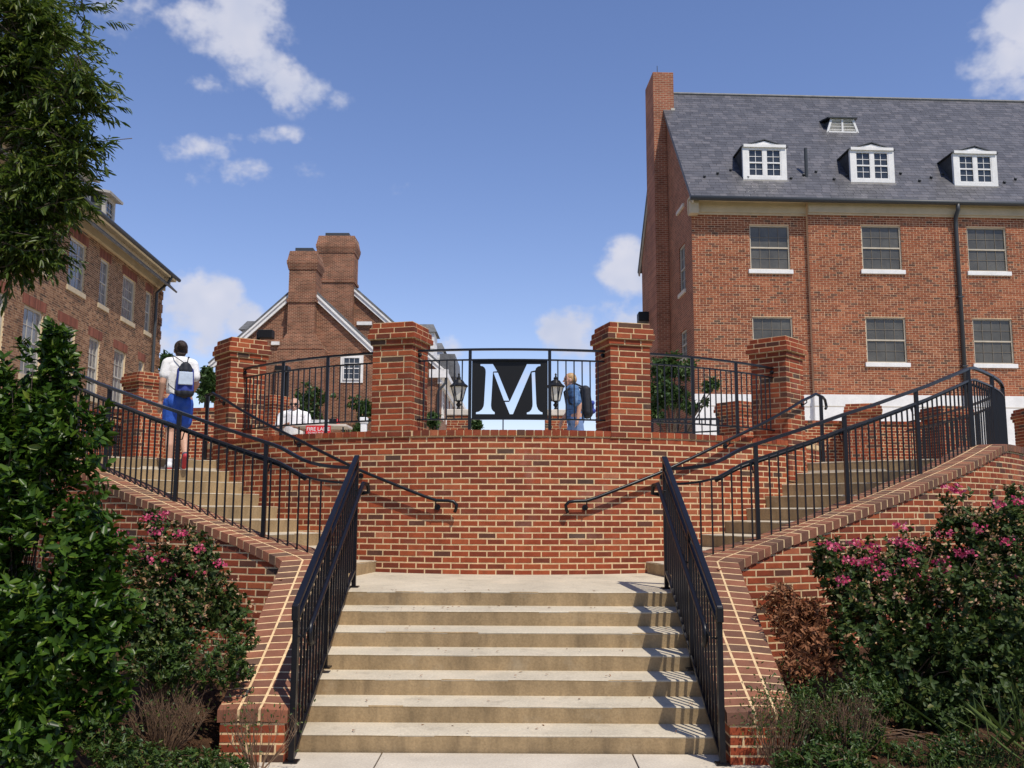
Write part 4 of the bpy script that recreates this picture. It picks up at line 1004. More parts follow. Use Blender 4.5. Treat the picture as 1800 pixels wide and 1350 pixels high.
# ---------------------------------------------------------------- old brick building (left)
lc = atY(281, 600, 37.0); tl = Vector((-.0725, 1)).normalized()           # facade direction, away from the camera
LL = 22.0
LF_ = Frame((Vector((lc[0], lc[1])) - tl * LL)[:], tl)                    # travel away from camera: outward normal is +x
lb = thing('old_brick_building', (lc[0], lc[1], ZT), 'weathered brown brick building with cream cornice behind the overhanging tree', 'building')
ZEL = LF_.uv(275, 503)[1] + .42
rows = []
def lwin(xa, xb, ya, yb):
    a = LF_.uv(xa, 600)[0]; b = LF_.uv(xb, 600)[0]; m = (xa + xb) / 2; return (a, b, LF_.uv(m, yb)[1], LF_.uv(m, ya)[1])
up_ = [lwin(111, 141, 420, 507), lwin(168, 184, 451, 532), lwin(210, 232, 482, 562), lwin(252, 262, 508, 583)]
lo_ = [lwin(38, 73, 538, 660), lwin(102, 131, 573, 690), lwin(157, 176, 593, 690), lwin(202, 222, 615, 700), lwin(246, 255, 636, 700)]
zu0, zu1 = np.mean([h[2] for h in up_]), np.mean([h[3] for h in up_]); zl1 = np.mean([h[3] for h in lo_]); zl0 = zl1 - (zu1 - zu0) * 1.25
sp0 = up_[0][0]; holes = [(h[0], h[1], zu0, zu1) for h in up_] + [(h[0], h[1], zl0, zl1) for h in lo_]
a, b = lwin(40, 72, 380, 450)[:2]; holes += [(a, b, zu0, zu1)]
a, b = lwin(-20, 4, 380, 450)[:2]; holes += [(a, b, zu0, zu1), (a, b, zl0, zl1)]
mb = MB(); wall_with_holes(mb, LF_, LL, ZT - .2, ZEL + .1, holes)
e = LF_.p(LL, 0); bk = lambda s, dep, z: LF_.p(s, z, -dep)
mb.poly([bk(LL, 0, ZT - .2), bk(LL, 10, ZT - .2), bk(LL, 10, ZEL), bk(LL, 5, ZEL + 4.9), bk(LL, 0, ZEL)]); mb.poly([bk(0, 0, ZT - .2), bk(0, 0, ZEL), bk(0, 5, ZEL + 4.9), bk(0, 10, ZEL), bk(0, 10, ZT - .2)]); mb.poly([bk(0, 10, ZT), bk(0, 10, ZEL), bk(LL, 10, ZEL), bk(LL, 10, ZT)])
mb.build('front_wall', 'old_mortar', lb)
pc = Pieces(); pl_ = lambda s: (LF_.O + LF_.t * s, LF_.n); sub0 = 0.0; nz0 = ZEL - .45 - 110 * BH
lay_bricks(pc, lambda s: pl_(s + sub0), LL - sub0, nz0, 110, openings=[(h[0] - sub0, h[1] - sub0, h[2], h[3]) for h in holes], proud=.006, depth=.02, header_every=2)
# projecting quoin blocks at the far corner
for k in range(14):
    z = ZEL - .5 - k * .54; 
    for j in range(5): pc.add(LF_.p(LL - .2, z - j * BH, .045), (tl.x, tl.y, 0), (LF_.n.x, LF_.n.y, 0), (0, 0, 1), .4, .06, BH - JT)
pc.finish(lb, 'brick', 'old_brick', cham=0)
for h in holes: window(lb, LF_, *h, 2 if h[1] - h[0] < .9 else 3, 4, fm='old_white', gm='curtain_glass', fw=.07, rec=.07, sill=.16, sillm='cream_paint')
for h in holes:      # flat brick arches, one voussoir each
    w = h[1] - h[0]; n = int((w + .3) / .075); pc2 = Pieces()
    for i in range(n): pc2.add(LF_.p(h[0] - .15 + (i + .5) * (w + .3) / n, h[3] + .15, .012), (tl.x, tl.y, 0), (LF_.n.x, LF_.n.y, 0), (0, 0, 1), (w + .3) / n - .012, .03, .29)
    pc2.finish(lb, 'arch_brick', 'arch_brick_red', cham=0, limit=40)
mb = MB(); LF_.box(mb, 0, LL + .1, ZEL - .40, ZEL + .02, 0, .08); LF_.box(mb, 0, LL + .15, ZEL - .02, ZEL + .10, .08, .48); LF_.box(mb, 0, LL + .12, ZEL - .14, ZEL - .02, .08, .26); mb.build('cornice', 'cream_paint', lb)
lpit = .98
def lp(s, dep, lift=0): return LF_.p(s, ZEL + .12 + lpit * dep + lift, -dep)
mb = MB(); slab(mb, [lp(-.4, -.55), lp(LL + .15, -.55), lp(LL + .15, 5), lp(-.4, 5)], .07); slab(mb, [LF_.p(LL + .15, ZEL + .12 - .54, -10.55), LF_.p(-.4, ZEL + .12 - .54, -10.55), LF_.p(-.4, ZEL + .12 + lpit * 5, -5), LF_.p(LL + .15, ZEL + .12 + lpit * 5, -5)], .07); mb.build('roof', 'slate_grey', lb)
mb = MB(); mb.tube([LF_.p(-.4, ZEL + .07, .58), LF_.p(LL + .2, ZEL + .07, .58)], .075, 8); mb.build('gutter', 'copper_dark', lb)
s = LF_.uv(268, 560)[0]; mb = MB(); mb.tube([LF_.p(s + .5, ZEL + .02, .5), LF_.p(s + .4, ZEL - .25, .4), LF_.p(s, ZEL - .75, .11), LF_.p(s, ZT, .11)], .06, 8); mb.build('downpipe', 'copper_dark', lb)
def ldormer(px, py):
    s, z = None, None
    h = hit(px, py, lp(0, 0), LF_.ax()[1] * lpit * 1.0 + Vector((0, 0, 1))) if False else None
    dep = .8; s = LF_.uv(px, 380, -dep)[0]; fr = Frame(LF_.p(0, 0, -dep)[:2], tl); zb = ZEL + .12 + lpit * dep; a, b, zt_ = s - .5, s + .5, zb + 1.2
    mb = MB()
    for (p, q, r_, t_) in ((a, a + .16, zb - .3, zt_), (b - .16, b, zb - .3, zt_), (a + .16, b - .16, zb - .3, zb + .1), (a + .16, b - .16, zt_ - .14, zt_)): fr.box(mb, p, q, r_, t_, -.12, 0)
    o = mb.build('dormer', 'old_white', lb)
    mb = MB(); back = lambda z: (z - ZEL - .12) / lpit - dep
    for x in (a + .02, b - .02):
        P = [fr.p(x, zb - .1, -.02), fr.p(x, zt_, -.02), fr.p(x, zt_, -back(zt_))]; mb = MB(); mb.poly(P); mb.poly(P[::-1]); mb.build('cheek', 'slate_grey', o)
    mb = MB(); slab(mb, [fr.p(a - .18, zt_ + .03, .22), fr.p(b + .18, zt_ + .03, .22), fr.p(b + .18, zt_ + .42, -back(zt_) - .7), fr.p(a - .18, zt_ + .42, -back(zt_) - .7)], .09); mb.build('dormer_roof', 'old_white', o)
    window(lb, fr, a + .16, b - .16, zb + .1, zt_ - .14, 2, 4, fm='old_white', gm='glass', fw=.05, rec=.03)
ldormer(193, 380); ldormer(147, 360)

# ---------------------------------------------------------------- twin-gabled brick hall (middle)
YG1, YG2 = 45.0, 49.0
brick_tex('hall_brick', ((.13, .05, .03), (.27, .10, .055)), (.46, .31, .20), (1, 0), dark=.35)
brick_tex('hall_side_brick', ((.13, .05, .03), (.27, .10, .055)), (.42, .30, .20), (0, 1))
hall = thing('gabled_hall', (-10, YG1, ZT), 'red brick hall with two white-edged gables and two tall chimneys', 'building')
def gable(Y, pxa, pya, pxl, pxr, slope, depth, name):
    a = atY(pxa, pya, Y); xl, xr = atY(pxl, 700, Y)[0], atY(pxr, 700, Y)[0]; zl, zr = a[2] - slope * (a[0] - xl), a[2] - slope * (xr - a[0])
    mb = MB(); mb.poly([(xl, Y, ZT - .2), (xr, Y, ZT - .2), (xr, Y, zr), (a[0], Y, a[2]), (xl, Y, zl)]); mb.build('gable_wall', 'hall_brick', hall)
    mb = MB(); mb.poly([(xr, Y, ZT - .2), (xr, Y + depth, ZT - .2), (xr, Y + depth, zr), (xr, Y, zr)]); mb.build('side_wall', 'hall_side_brick', hall); mb = MB(); mb.poly([(xl, Y + depth, ZT - .2), (xl, Y, ZT - .2), (xl, Y, zl), (xl, Y + depth, zl)]); mb.build('side_wall', 'hall_side_brick', hall)
    mb = MB(); ov = .28; q = ov * slope
    slab(mb, [(a[0], Y - .12, a[2] + .22), (xr + ov, Y - .12, zr - q + .22), (xr + ov, Y + depth, zr - q + .22), (a[0], Y + depth, a[2] + .22)][::-1], .1); slab(mb, [(xl - ov, Y - .12, zl - q + .22), (a[0], Y - .12, a[2] + .22), (a[0], Y + depth, a[2] + .22), (xl - ov, Y + depth, zl - q + .22)][::-1], .1)
    mb.build('roof', 'slate_grey', hall)
    for (x, z) in ((xl - ov, zl - q), (xr + ov, zr - q)):
        mb = MB(); mb.bar((x, Y - .1, z + .02), (a[0], Y - .1, a[2] + .02), .12, .26); mb.bar((x, Y - .17, z + .12), (a[0], Y - .17, a[2] + .12), .10, .08); mb.build('verge_board', 'white_paint', hall)
    return a, xl, xr, zl, zr
g1 = gable(YG1, 534, 503, 376, 694, .93, 14, 'front'); g2 = gable(YG2, 588, 484, 404, 771, .885, 40, 'rear')
def chimney(Y, x0, x1, ytop, yb1, zlow, dep, shoulder=None):
    a = atY(x0, 500, Y)[0]; b = atY(x1, 500, Y)[0]; zt_ = atY((x0 + x1) / 2, ytop, Y)[2]; mb = MB(); bx = lambda e, z0, z1, eb=0: mb.hexa([(a - e, Y - dep - e, z0), (b + e, Y - dep - e, z0), (b + e, Y + .8 + e, z0), (a - e, Y + .8 + e, z0), (a - eb, Y - dep - eb, z1), (b + eb, Y - dep - eb, z1), (b + eb, Y + .8 + eb, z1), (a - eb, Y + .8 + eb, z1)])
    bx(0, zlow, zt_ - .95); bx(.06, zt_ - 2.55, zt_ - 2.4, .06); bx(.03, zt_ - .95, zt_ - .62, .11); bx(.11, zt_ - .62, zt_ - .48, .11); bx(.09, zt_ - .48, zt_ - .0, .0)
    o = mb.build('chimney', 'hall_brick', hall); mb = MB(); mb.box(((a + b) / 2, Y, zt_ + .1), ((b - a) * .33, .35, .1)); mb.build('chimney_cap', 'copper_dark', o)
    if shoulder:
        (sx0, sx1, sy0, sy1) = shoulder; sa, sb = atY(sx0, 600, Y - dep)[0], atY(sx1, 600, Y - dep)[0]; zA, zB = atY(530, sy0, Y - dep)[2], atY(530, sy1, Y - dep)[2]; mb = MB(); e = .12
        mb.hexa([(sa, Y - dep - e, ZT - .2), (sb, Y - dep - e, ZT - .2), (sb, Y, ZT - .2), (sa, Y, ZT - .2), (sa, Y - dep - e, zA), (sb, Y - dep - e, zA), (sb, Y, zA), (sa, Y, zA)])
        mb.hexa([(sa, Y - dep - e - .02, zA), (sb, Y - dep - e - .02, zA), (sb, Y, zA), (sa, Y, zA), (a - .03, Y - dep - .03, zB), (b + .03, Y - dep - .03, zB), (b + .03, Y, zB), (a - .03, Y, zB)]); mb.build('chimney_breast', 'hall_brick', o)
chimney(YG1, 512, 559, 446, 0, ZT, .5, (489, 572, 614, 587)); chimney(YG2, 561, 624, 419, 0, ZT, .5)
HF = Frame((-30, YG1), (1, 0))
a, z1 = HF.uv(604, 628); b, z0 = HF.uv(633, 668); window(hall, HF, a, b, z0, z1, 3, 4, fm='white_paint', gm='glass', fw=.05, rec=-.08, casing=.14)
for (x0, x1, y0, y1, Y) in ((478, 492, 601, 607, YG1), (628, 654, 566, 572, YG2)):
    p, q = atY(x0, y0, Y), atY(x1, y1, Y); mb = MB(); mb.box(((p[0] + q[0]) / 2, Y - .06, (p[2] + q[2]) / 2), ((q[0] - p[0]) / 2, .08, (p[2] - q[2]) / 2)); mb.build('wall_ledge', 'white_paint', hall)
# clapboard dormers on the hall roof
def hdormer(x0, x1, z0, z1, Y, d, toward):
    mb = MB(); mb.hexa([(x0, Y, z0), (x1, Y, z0), (x1, Y + d, z0), (x0, Y + d, z0), (x0, Y, z1), (x1, Y, z1), (x1, Y + d, z1), (x0, Y + d, z1)]); o = mb.build('dormer', 'white_paint', hall)
    for k in range(int((z1 - z0) / .2)):
        mb = MB(); z = z0 + k * .2 + .1; mb.box(((x0 + x1) / 2, Y - .012, z), ((x1 - x0) / 2, .014, .09)); mb.build('clapboard', 'white_paint', o)
    mb = MB(); e = .16; mb.hexa([(x0 - e, Y - e, z1), (x1 + e, Y - e, z1), (x1 + e, Y + d + e, z1), (x0 - e, Y + d + e, z1), (x0 + .1, Y + .45, z1 + .55), (x1 - .1, Y + .45, z1 + .55), (x1 - .1, Y + d - .45, z1 + .55), (x0 + .1, Y + d - .45, z1 + .55)]); mb.build('dormer_roof', 'slate_grey', o)
p = atY(426, 580, 46.5); q = atY(460, 600, 46.5); hdormer(p[0], q[0] + .6, q[2] - .8, p[2], 46.5, 2.0, -1)
for k, Y in enumerate((52, 58, 64, 70)):
    p = atY(747, 584, 52); q = atY(763, 625, 52); hdormer(p[0] - .9, q[0], q[2] - .4, p[2], Y, 1.9, 1)
p = atY(773, 622, 57); q = atY(802, 662, 57); mb = MB(); mb.hexa([(p[0], 57, q[2]), (q[0], 57, q[2]), (q[0], 62, q[2]), (p[0], 62, q[2]), (p[0], 57, p[2]), (q[0] - .1, 57, p[2]), (q[0] - .1, 62, p[2]), (p[0], 62, p[2])]); mb.build('shingled_bay', 'slate_grey', hall)
# eaves along the receding side
xr = g2[2]; zr = g2[4]; mb = MB(); mb.box((xr + .15, YG2 + 20, zr - .32), (.32, 20.2, .14)); mb.box((xr + .05, YG2 + 20, zr - .62), (.1, 20.1, .2)); mb.box((xr - .0, YG2 - .08, zr - .3), (.5, .14, .22)); mb.build('cornice', 'white_paint', hall)
mb = MB(); mb.tube([(xr + .4, YG2 - .05, zr - .4), (xr + .35, YG2 - .1, zr - .8), (xr + .0, YG2 - .14, zr - 1.2), (xr - .02, YG2 - .14, zr - 1.7), (xr - .02, YG2 - .14, ZT)], .07, 8); mb.build('downpipe', 'copper_dark', hall)
SF = Frame((xr, YG2), (0, 1))
for k in range(5):
    for z in (4.0, 6.9): window(hall, SF, 2 + k * 3.2, 3.1 + k * 3.2, z, z + 1.6, 2, 4, fm='white_paint', gm='glass', fw=.06, rec=-.05, casing=.12)
# ================================================================= TERRACE FURNISHINGS
def lantern(c, label):
    x, y, z = c; t = thing('lantern', (x, y, z), label, 'lantern', 'lanterns on the stone-capped pillars')
    mb = MB(); mb.lathe(c, [(.09, 0), (.10, .02), (.05, .05), (.035, .10), (.07, .14), (.075, .17), (.035, .21), (.05, .24), (.12, .27)], 12); mb.build('stem', 'matte_black', t, smooth=False)
    mb = MB()
    for k in range(6):
        a = k * math.pi / 3; mb.bar((x + .11 * math.cos(a), y + .11 * math.sin(a), z + .26), (x + .215 * math.cos(a), y + .215 * math.sin(a), z + .66), .02, .02)
    mb.build('cage', 'matte_black', t)
    mb = MB(); mb.lathe((x, y, z), [(.10, .265), (.205, .655)], 6); mb.build('glass', 'lamp_glass', t)
    mb = MB(); mb.lathe((x, y, z), [(.25, .655), (.26, .69), (.17, .76), (.12, .84), (.06, .87), (.05, .89), (.07, .91), (.03, .95), (.018, .99), (.035, 1.01), (.004, 1.06)], 12); mb.build('roof', 'matte_black', t)
for px, nm in ((806, 'beside the roof of the gabled hall'), (977, 'partly hidden by the blond man')):
    p = atY(px, 720, 26); zc = p[2]
    t = pier('lantern_pillar', (p[0], 26), 0, .6, ZT, ZT + int((zc - .17 - ZT) / BH) * BH, 'brick pillar with white stone cap under the lantern ' + nm, 'pillar', corbel=(0,), limit=120)
    ztop = ZT + int((zc - .17 - ZT) / BH) * BH; mb = MB(); mb.box((p[0], 26, ztop + .085), (.335, .335, .085)); mb.build('stone_cap', 'stone', t, bevel=.02)
    lantern((p[0], 26, ztop + .17), 'black iron lantern on the pillar ' + nm)
# low walls with piers round the terrace
def low_wall(P, Q, z1, label):
    f, L = path_line(P, Q); t = thing('low_wall', ((P[0] + Q[0]) / 2, (P[1] + Q[1]) / 2, ZT), label, 'brick wall'); nc_ = int((z1 - .08 - ZT) / BH); zt_ = ZT + nc_ * BH
    mb = MB(); core_strip(mb, f, 0, L, lambda s: ZT - .1, lambda s: zt_, .3, 8); mb.build('mortar', 'mortar', t)
    pc = Pieces(); lay_bricks(pc, f, L, ZT, nc_); pc.finish(t, 'brick', 'brick')
    pc = Pieces(); s = 0; bedm = MB(); core_strip(bedm, f, 0, L, lambda s: zt_, lambda s: zt_ + .062, .29, 4, front=.012); bedm.build('coping_bed', 'mortar', t)
    while s < L - .05:
        A, n = f(s); B, _ = f(min(s + .09, L)); a0, b0, c0, d0 = A + n * .03, B + n * .03, B - n * .32, A - n * .32
        pc.hexa([(*a0, zt_ + .003), (*b0, zt_ + .003), (*c0, zt_ + .003), (*d0, zt_ + .003), (*a0, zt_ + .07), (*b0, zt_ + .07), (*c0, zt_ + .07), (*d0, zt_ + .07)], (n.x, n.y, 0)); s += .101
    pc.finish(t, 'coping_brick', 'brick')
def far_pier(px, pyt, Y, size, th, label):
    p = atY(px, pyt, Y); return pier('brick_pier', (p[0], Y), th, size, ZT, ZT + int((p[2] - ZT) / BH) * BH, label, 'brick pier', limit=160, cham=0)
a = atY(120, 716, 19.6); b = atY(400, 716, 19.0); low_wall((a[0], 19.6), (b[0], 19.0), a[2], 'low brick wall at the head of the stairs behind the woman')
far_pier(256, 657, 18.9, .60, -38, 'brick pier in the low wall just behind the woman')
a = atY(1405, 738, 22.0); b = atY(1660, 737, 22.3); low_wall((a[0], 22.0), (b[0], 22.3), a[2], 'low brick wall in front of the white base of the slate-roofed building')
b2 = atY(1830, 745, 23); 
far_pier(1516, 708, 21.7, .74, -20, 'squat brick pier standing in the middle of the low wall'); far_pier(1662, 715, 22.2, .80, 10, 'squat brick pier closing the end of the low wall'); far_pier(1297, 703, 19.0, .60, 35, 'brick pier seen through the terrace railing beside the small leafy tree')
far_pier(1812, 716, 20.0, .5, 0, 'brick pier past the end of the curved stair railing')
far_pier(480, 696, 21.5, .52, -30, 'brick pier seen through the railing behind the seated man')
# ramp railing behind the leafy tree
pa, pb = atY(1146, 738, 18.0), atY(1262, 740, 18.6); g = thing('ramp_railing', ((pa[0] + pb[0]) / 2, 18.3, ZT), 'black ramp railing low behind the small leafy tree', 'railing')
z = pa[2]; mb = MB(); mb.bar((pa[0], 18, z), (pb[0], 18.6, z + .08), .05, .04); mb.build('top_rail', 'black_iron', g); mb = MB(); mb.bar((pa[0], 18, z - .28), (pb[0], 18.6, z - .16), .04, .03); mb.build('middle_rail', 'black_iron', g)
for k in range(9):
    w = k / 8; x = pa[0] + (pb[0] - pa[0]) * w; y = 18 + .6 * w; mb = MB(); mb.bar((x, y, ZT), (x, y, z + .08 * w), .02 if k % 4 else .05, .02 if k % 4 else .05); mb.build('picket', 'black_iron', g)
# box lights on poles in front of the hall
def box_light(px, py, Y, w, h, pole, label):
    p = atY(px, py, Y); t = thing('area_light', (p[0], Y, ZT), label, 'street lamp'); sc = Y / 1650
    mb = MB(); mb.box((p[0], Y, p[2]), (w * sc / 2, .22, h * sc / 2)); mb.build('lamp_head', 'matte_black', t, bevel=.02)
    mb = MB(); q = atY(pole, py, Y); mb.tube([(q[0], Y, ZT), (q[0], Y, p[2] + h * sc * .3)], .075, 8); mb.bar((q[0], Y, p[2]), (p[0], Y, p[2]), .06, .06); mb.build('pole', 'matte_black', t)
box_light(468, 588, 40, 26, 15, 454, 'dark box lamp level with the gable of the brick hall'); box_light(497, 648, 30, 24, 8, 505, 'dark flat-headed lamp on a pole behind the seated man')
# table, sign and boxes near the seated man
tp = atY(560, 750, 15.3); zt_ = ZT + .74
t = thing('folding_table', (tp[0], 15.45, ZT), 'pale folding table behind the fire lane sign', 'table')
mb = MB(); mb.box((tp[0] + .05, 15.5, zt_ - .02), (.42, .3, .02)); mb.build('table_top', 'stone', t, bevel=.008)
for sx in (-1, 1):
    for sy in (-1, 1): mb = MB(); mb.tube([(tp[0] + .05 + sx * .36, 15.5 + sy * .24, ZT), (tp[0] + .05 + sx * .36, 15.5 + sy * .24, zt_ - .03)], .014, 6); mb.build('leg', 'copper_dark', t)
a, b = atY(538, 748, 15.18), atY(581, 764, 15.18); t = thing('red_sign', ((a[0] + b[0]) / 2, 15.18, b[2]), 'red sign with white lettering reading FIRE LANE', 'sign')
mb = MB(); mb.box(((a[0] + b[0]) / 2, 15.18, (a[2] + b[2]) / 2), ((b[0] - a[0]) / 2, .006, (a[2] - b[2]) / 2)); mb.build('panel', 'sign_red', t)
def lettering(txt, x, y, z, size, m, parent):
    cu = bpy.data.curves.new('lettering', 'FONT'); cu.body = txt; cu.size = size; cu.extrude = .0015
    tmp = bpy.data.objects.new('tmp', cu); COL.objects.link(tmp); dg = bpy.context.evaluated_depsgraph_get(); dg.update(); me = bpy.data.meshes.new_from_object(tmp.evaluated_get(dg)); bpy.data.objects.remove(tmp)
    me.materials.clear(); me.materials.append(M[m]); o = bpy.data.objects.new('lettering', me); COL.objects.link(o); o.parent = parent; og = org(parent)
    o.matrix_local = Matrix(((1, 0, 0, x - og.x), (0, 0, -1, y - og.y), (0, 1, 0, z - og.z), (0, 0, 0, 1)))
lettering('FIRE LANE', a[0] + .012, 15.172, b[2] + .062, .083, 'plastic_white', t); lettering('DO NOT BLOCK', a[0] + .035, 15.172, b[2] + .018, .038, 'plastic_white', t)
a, b = atY(548, 740, 15.5), atY(592, 752, 15.5); t = thing('white_box', ((a[0] + b[0]) / 2, 15.55, zt_), 'flat white carton lying on the table behind the red sign', 'box')
mb = MB(); mb.box(((a[0] + b[0]) / 2, 15.55, (zt_ + a[2]) / 2), ((b[0] - a[0]) / 2, .14, (a[2] - zt_) / 2)); mb.build('carton', 'plastic_white', t, bevel=.006); mb = MB(); mb.box(((a[0] + b[0]) / 2, 15.55, a[2] + .004), ((b[0] - a[0]) / 2 + .008, .148, .006)); mb.build('lid', 'plastic_white', t)
a = atY(587, 745, 15.4); t = thing('toolbox', (a[0], 15.45, zt_), 'small black and red case next to the white carton', 'case'); mb = MB(); mb.box((a[0], 15.4, zt_ + .05), (.065, .09, .05)); mb.build('body', 'matte_black', t, bevel=.01); mb = MB(); mb.box((a[0] + .07, 15.4, zt_ + .045), (.008, .092, .052)); mb.build('side_panel', 'sign_red', t)
mb = MB(); mb.tube([(a[0] - .04, 15.4, zt_ + .1), (a[0] - .04, 15.4, zt_ + .13), (a[0] + .04, 15.4, zt_ + .13), (a[0] + .04, 15.4, zt_ + .1)], .008, 6); mb.build('handle', 'matte_black', t)
a = atY(640, 735, 15.8); t = thing('utility_pedestal', (a[0], 15.8, ZT), 'white utility post with a cap beside the near brick pier', 'utility post'); mb = MB(); mb.box((a[0], 15.8, (ZT + a[2]) / 2), (.05, .05, (a[2] - ZT) / 2)); mb.build('post', 'plastic_white', t, bevel=.01); mb = MB(); mb.box((a[0], 15.8, a[2] - .04), (.065, .065, .05)); mb.build('cap', 'plastic_white', t, bevel=.012)
# chair
SX, SY = atY(516, 740, 16.0)[0], 16.05
t = thing('folding_chair', (SX, SY, ZT), 'dark folding chair under the man in the white polo shirt', 'chair')
mb = MB(); mb.box((SX, SY, ZT + .44), (.21, .2, .018)); mb.build('seat', 'matte_black', t, bevel=.01); mb = MB(); mb.box((SX, SY + .21, ZT + .75), (.2, .015, .11)); mb.build('backrest', 'matte_black', t, bevel=.01)
for sx in (-1, 1):
    mb = MB(); mb.tube([(SX + sx * .2, SY - .2, ZT), (SX + sx * .2, SY + .16, ZT + .45), (SX + sx * .2, SY + .22, ZT + .86)], .012, 6); mb.build('leg', 'matte_black', t); mb = MB(); mb.tube([(SX + sx * .21, SY + .24, ZT), (SX + sx * .21, SY - .12, ZT + .44)], .012, 6); mb.build('leg', 'matte_black', t)

# ================================================================= VEGETATION
def leaf_mesh(name, P, D, U, L, W, rnd, m, parent, fold=.18, kind='stuff'):
    P, D, U = (np.asarray(a, float) for a in (P, D, U)); n = len(P); L = np.broadcast_to(L, (n,))[:, None]; W = np.broadcast_to(W, (n,))[:, None]
    D = D / np.linalg.norm(D, axis=1, keepdims=True); S = np.cross(D, U); S /= np.linalg.norm(S, axis=1, keepdims=True) + 1e-9; Nn = np.cross(S, D)
    up = Nn * W * fold
    V = np.stack([P, P + D * L * .32 - S * W * .5 + up, P + D * L * .72 - S * W * .36 + up * .5 - Nn * L * .03, P + D * L - Nn * L * .10, P + D * L * .72 + S * W * .36 + up * .5 - Nn * L * .03, P + D * L * .32 + S * W * .5 + up], 1).reshape(-1, 3)
    o_ = org(parent); V = V - np.array(o_)
    me = bpy.data.meshes.new(name); me.vertices.add(n * 6); me.vertices.foreach_set('co', V.astype(np.float32).ravel())
    idx = (np.arange(n)[:, None] * 6 + np.array([0, 3, 2, 1, 0, 5, 4, 3])[None]).astype(np.int32).ravel()
    me.loops.add(len(idx)); me.loops.foreach_set('vertex_index', idx); me.polygons.add(n * 2); me.polygons.foreach_set('loop_start', np.arange(0, n * 8, 4, dtype=np.int32)); me.polygons.foreach_set('loop_total', np.full(n * 2, 4, np.int32))
    me.update(calc_edges=True); me.attributes.new('rnd', 'FLOAT', 'FACE').data.foreach_set('value', np.repeat(np.clip(rnd, 0, 1), 2).astype(np.float32)); me.materials.append(M[m])
    o = bpy.data.objects.new(name, me); COL.objects.link(o); o.parent = parent; tag(o, kind=kind); return o
def unit(a): return a / (np.linalg.norm(a, axis=-1, keepdims=True) + 1e-9)
def in_lumps(lumps, n, shell=.55):
    """n points through the lumps, denser near the surface; returns points, outward directions"""
    w = np.array([l[1][0] * l[1][1] * l[1][2] for l in lumps]) ** .72; w /= w.sum(); k = rng.choice(len(lumps), n, p=w)
    c = np.array([l[0] for l in lumps])[k]; r = np.array([l[1] for l in lumps])[k]; d = unit(rng.normal(size=(n, 3))); rad = shell + (1.04 - shell) * rng.random(n) ** .6
    rad *= 1 + .10 * rng.normal(size=n); return c + d * r * rad[:, None], d
def gaps(P, d, amount, f=7.0):
    v = np.sin(P[:, 0] * f + 1.3) * np.sin(P[:, 1] * f * .9 + .4) + np.sin(P[:, 2] * f * 1.1 + 2.1) * np.sin(P[:, 0] * f * .7 + P[:, 2] * f * .6); v += .25 * rng.normal(size=len(P)); k = v > np.quantile(v, amount); return P[k], d[k]
def rosettes(P, d, per, L, up=.5, spread=.9):
    n = len(P); ax = unit(d + np.array([0, 0, up]) + rng.normal(size=(n, 3)) * .35); A = np.repeat(ax, per, 0); p = np.repeat(P, per, 0) - A * (rng.random(n * per) * L * 1.6)[:, None]
    t = unit(np.cross(A, rng.normal(size=(n * per, 3)))); D = unit(A * rng.uniform(.15, 1.0, (n * per, 1)) + t * spread); return p, D, A + rng.normal(size=(n * per, 3)) * .25
def px_lumps(L): 
    out = []
    for e in L:
        px, py, rp_, Y = e[:4]; ky = e[4] if len(e) > 4 else 1.0; c = atY(px, py, Y); r = rp_ * Y / 1650; out.append((tuple(c), (r, max(r * .8, .12), r * ky)))
    return out
def stems(parent, base, tips, m, r0=.012, name='stem', n=5):
    mb = MB()
    for q in tips:
        b = Vector(base) + Vector((random.uniform(-.12, .12), random.uniform(-.12, .12), 0)); q = Vector(q); mid = b.lerp(q, .5) + Vector((random.uniform(-.08, .08), random.uniform(-.08, .08), .08)); mb.tube([b, mid, q], [r0, r0 * .7, r0 * .25], n, cap=False)
    return mb.build(name, m, parent, kind='stuff')
def shrub(name, lumps, n, per, L, W, m, label, base, cat='shrub', up=.5, rr=(.0, 1), nst=40, spread=.9, group=None, stem_m='twig', thing_=None, gap=.22, sr=.006):
    t = thing_ or thing(name, base, label, cat, group); P, d = in_lumps(lumps, n); P, d = gaps(P, d, gap); p, D, U = rosettes(P, d, per, L, up, spread); k = len(p)
    leaf_mesh('foliage', p, D, U, L * rng.uniform(.65, 1.2, k), W * rng.uniform(.75, 1.2, k), rng.normal(.45, .24, k), m, t)
    stems(t, base, P[:nst], stem_m, sr); return t, P
# glossy evergreen bush on the left
B1 = px_lumps([(95, 650, 62, 6.1, .9), (30, 690, 95, 6.1), (110, 770, 85, 5.9), (20, 820, 110, 5.9), (140, 850, 55, 5.8), (95, 910, 95, 5.8), (165, 980, 62, 5.7), (60, 1030, 130, 5.7), (190, 1075, 58, 5.6), (120, 1130, 95, 5.5), (40, 1180, 110, 5.5), (170, 1210, 60, 5.5), (-60, 900, 150, 6.0), (-70, 1120, 150, 5.8), (60, 1290, 80, 5.3), (98, 580, 14, 6.0), (105, 600, 24, 6.0), (60, 610, 40, 6.1)])
shrub('evergreen_bush', B1, 3500, 10, .075, .034, 'holly_leaf', 'tall glossy evergreen bush beside the left stair wall', (-3.05, 5.9, .15), 'bush', up=.75, nst=90, stem_m='bark', gap=.27, sr=.01)
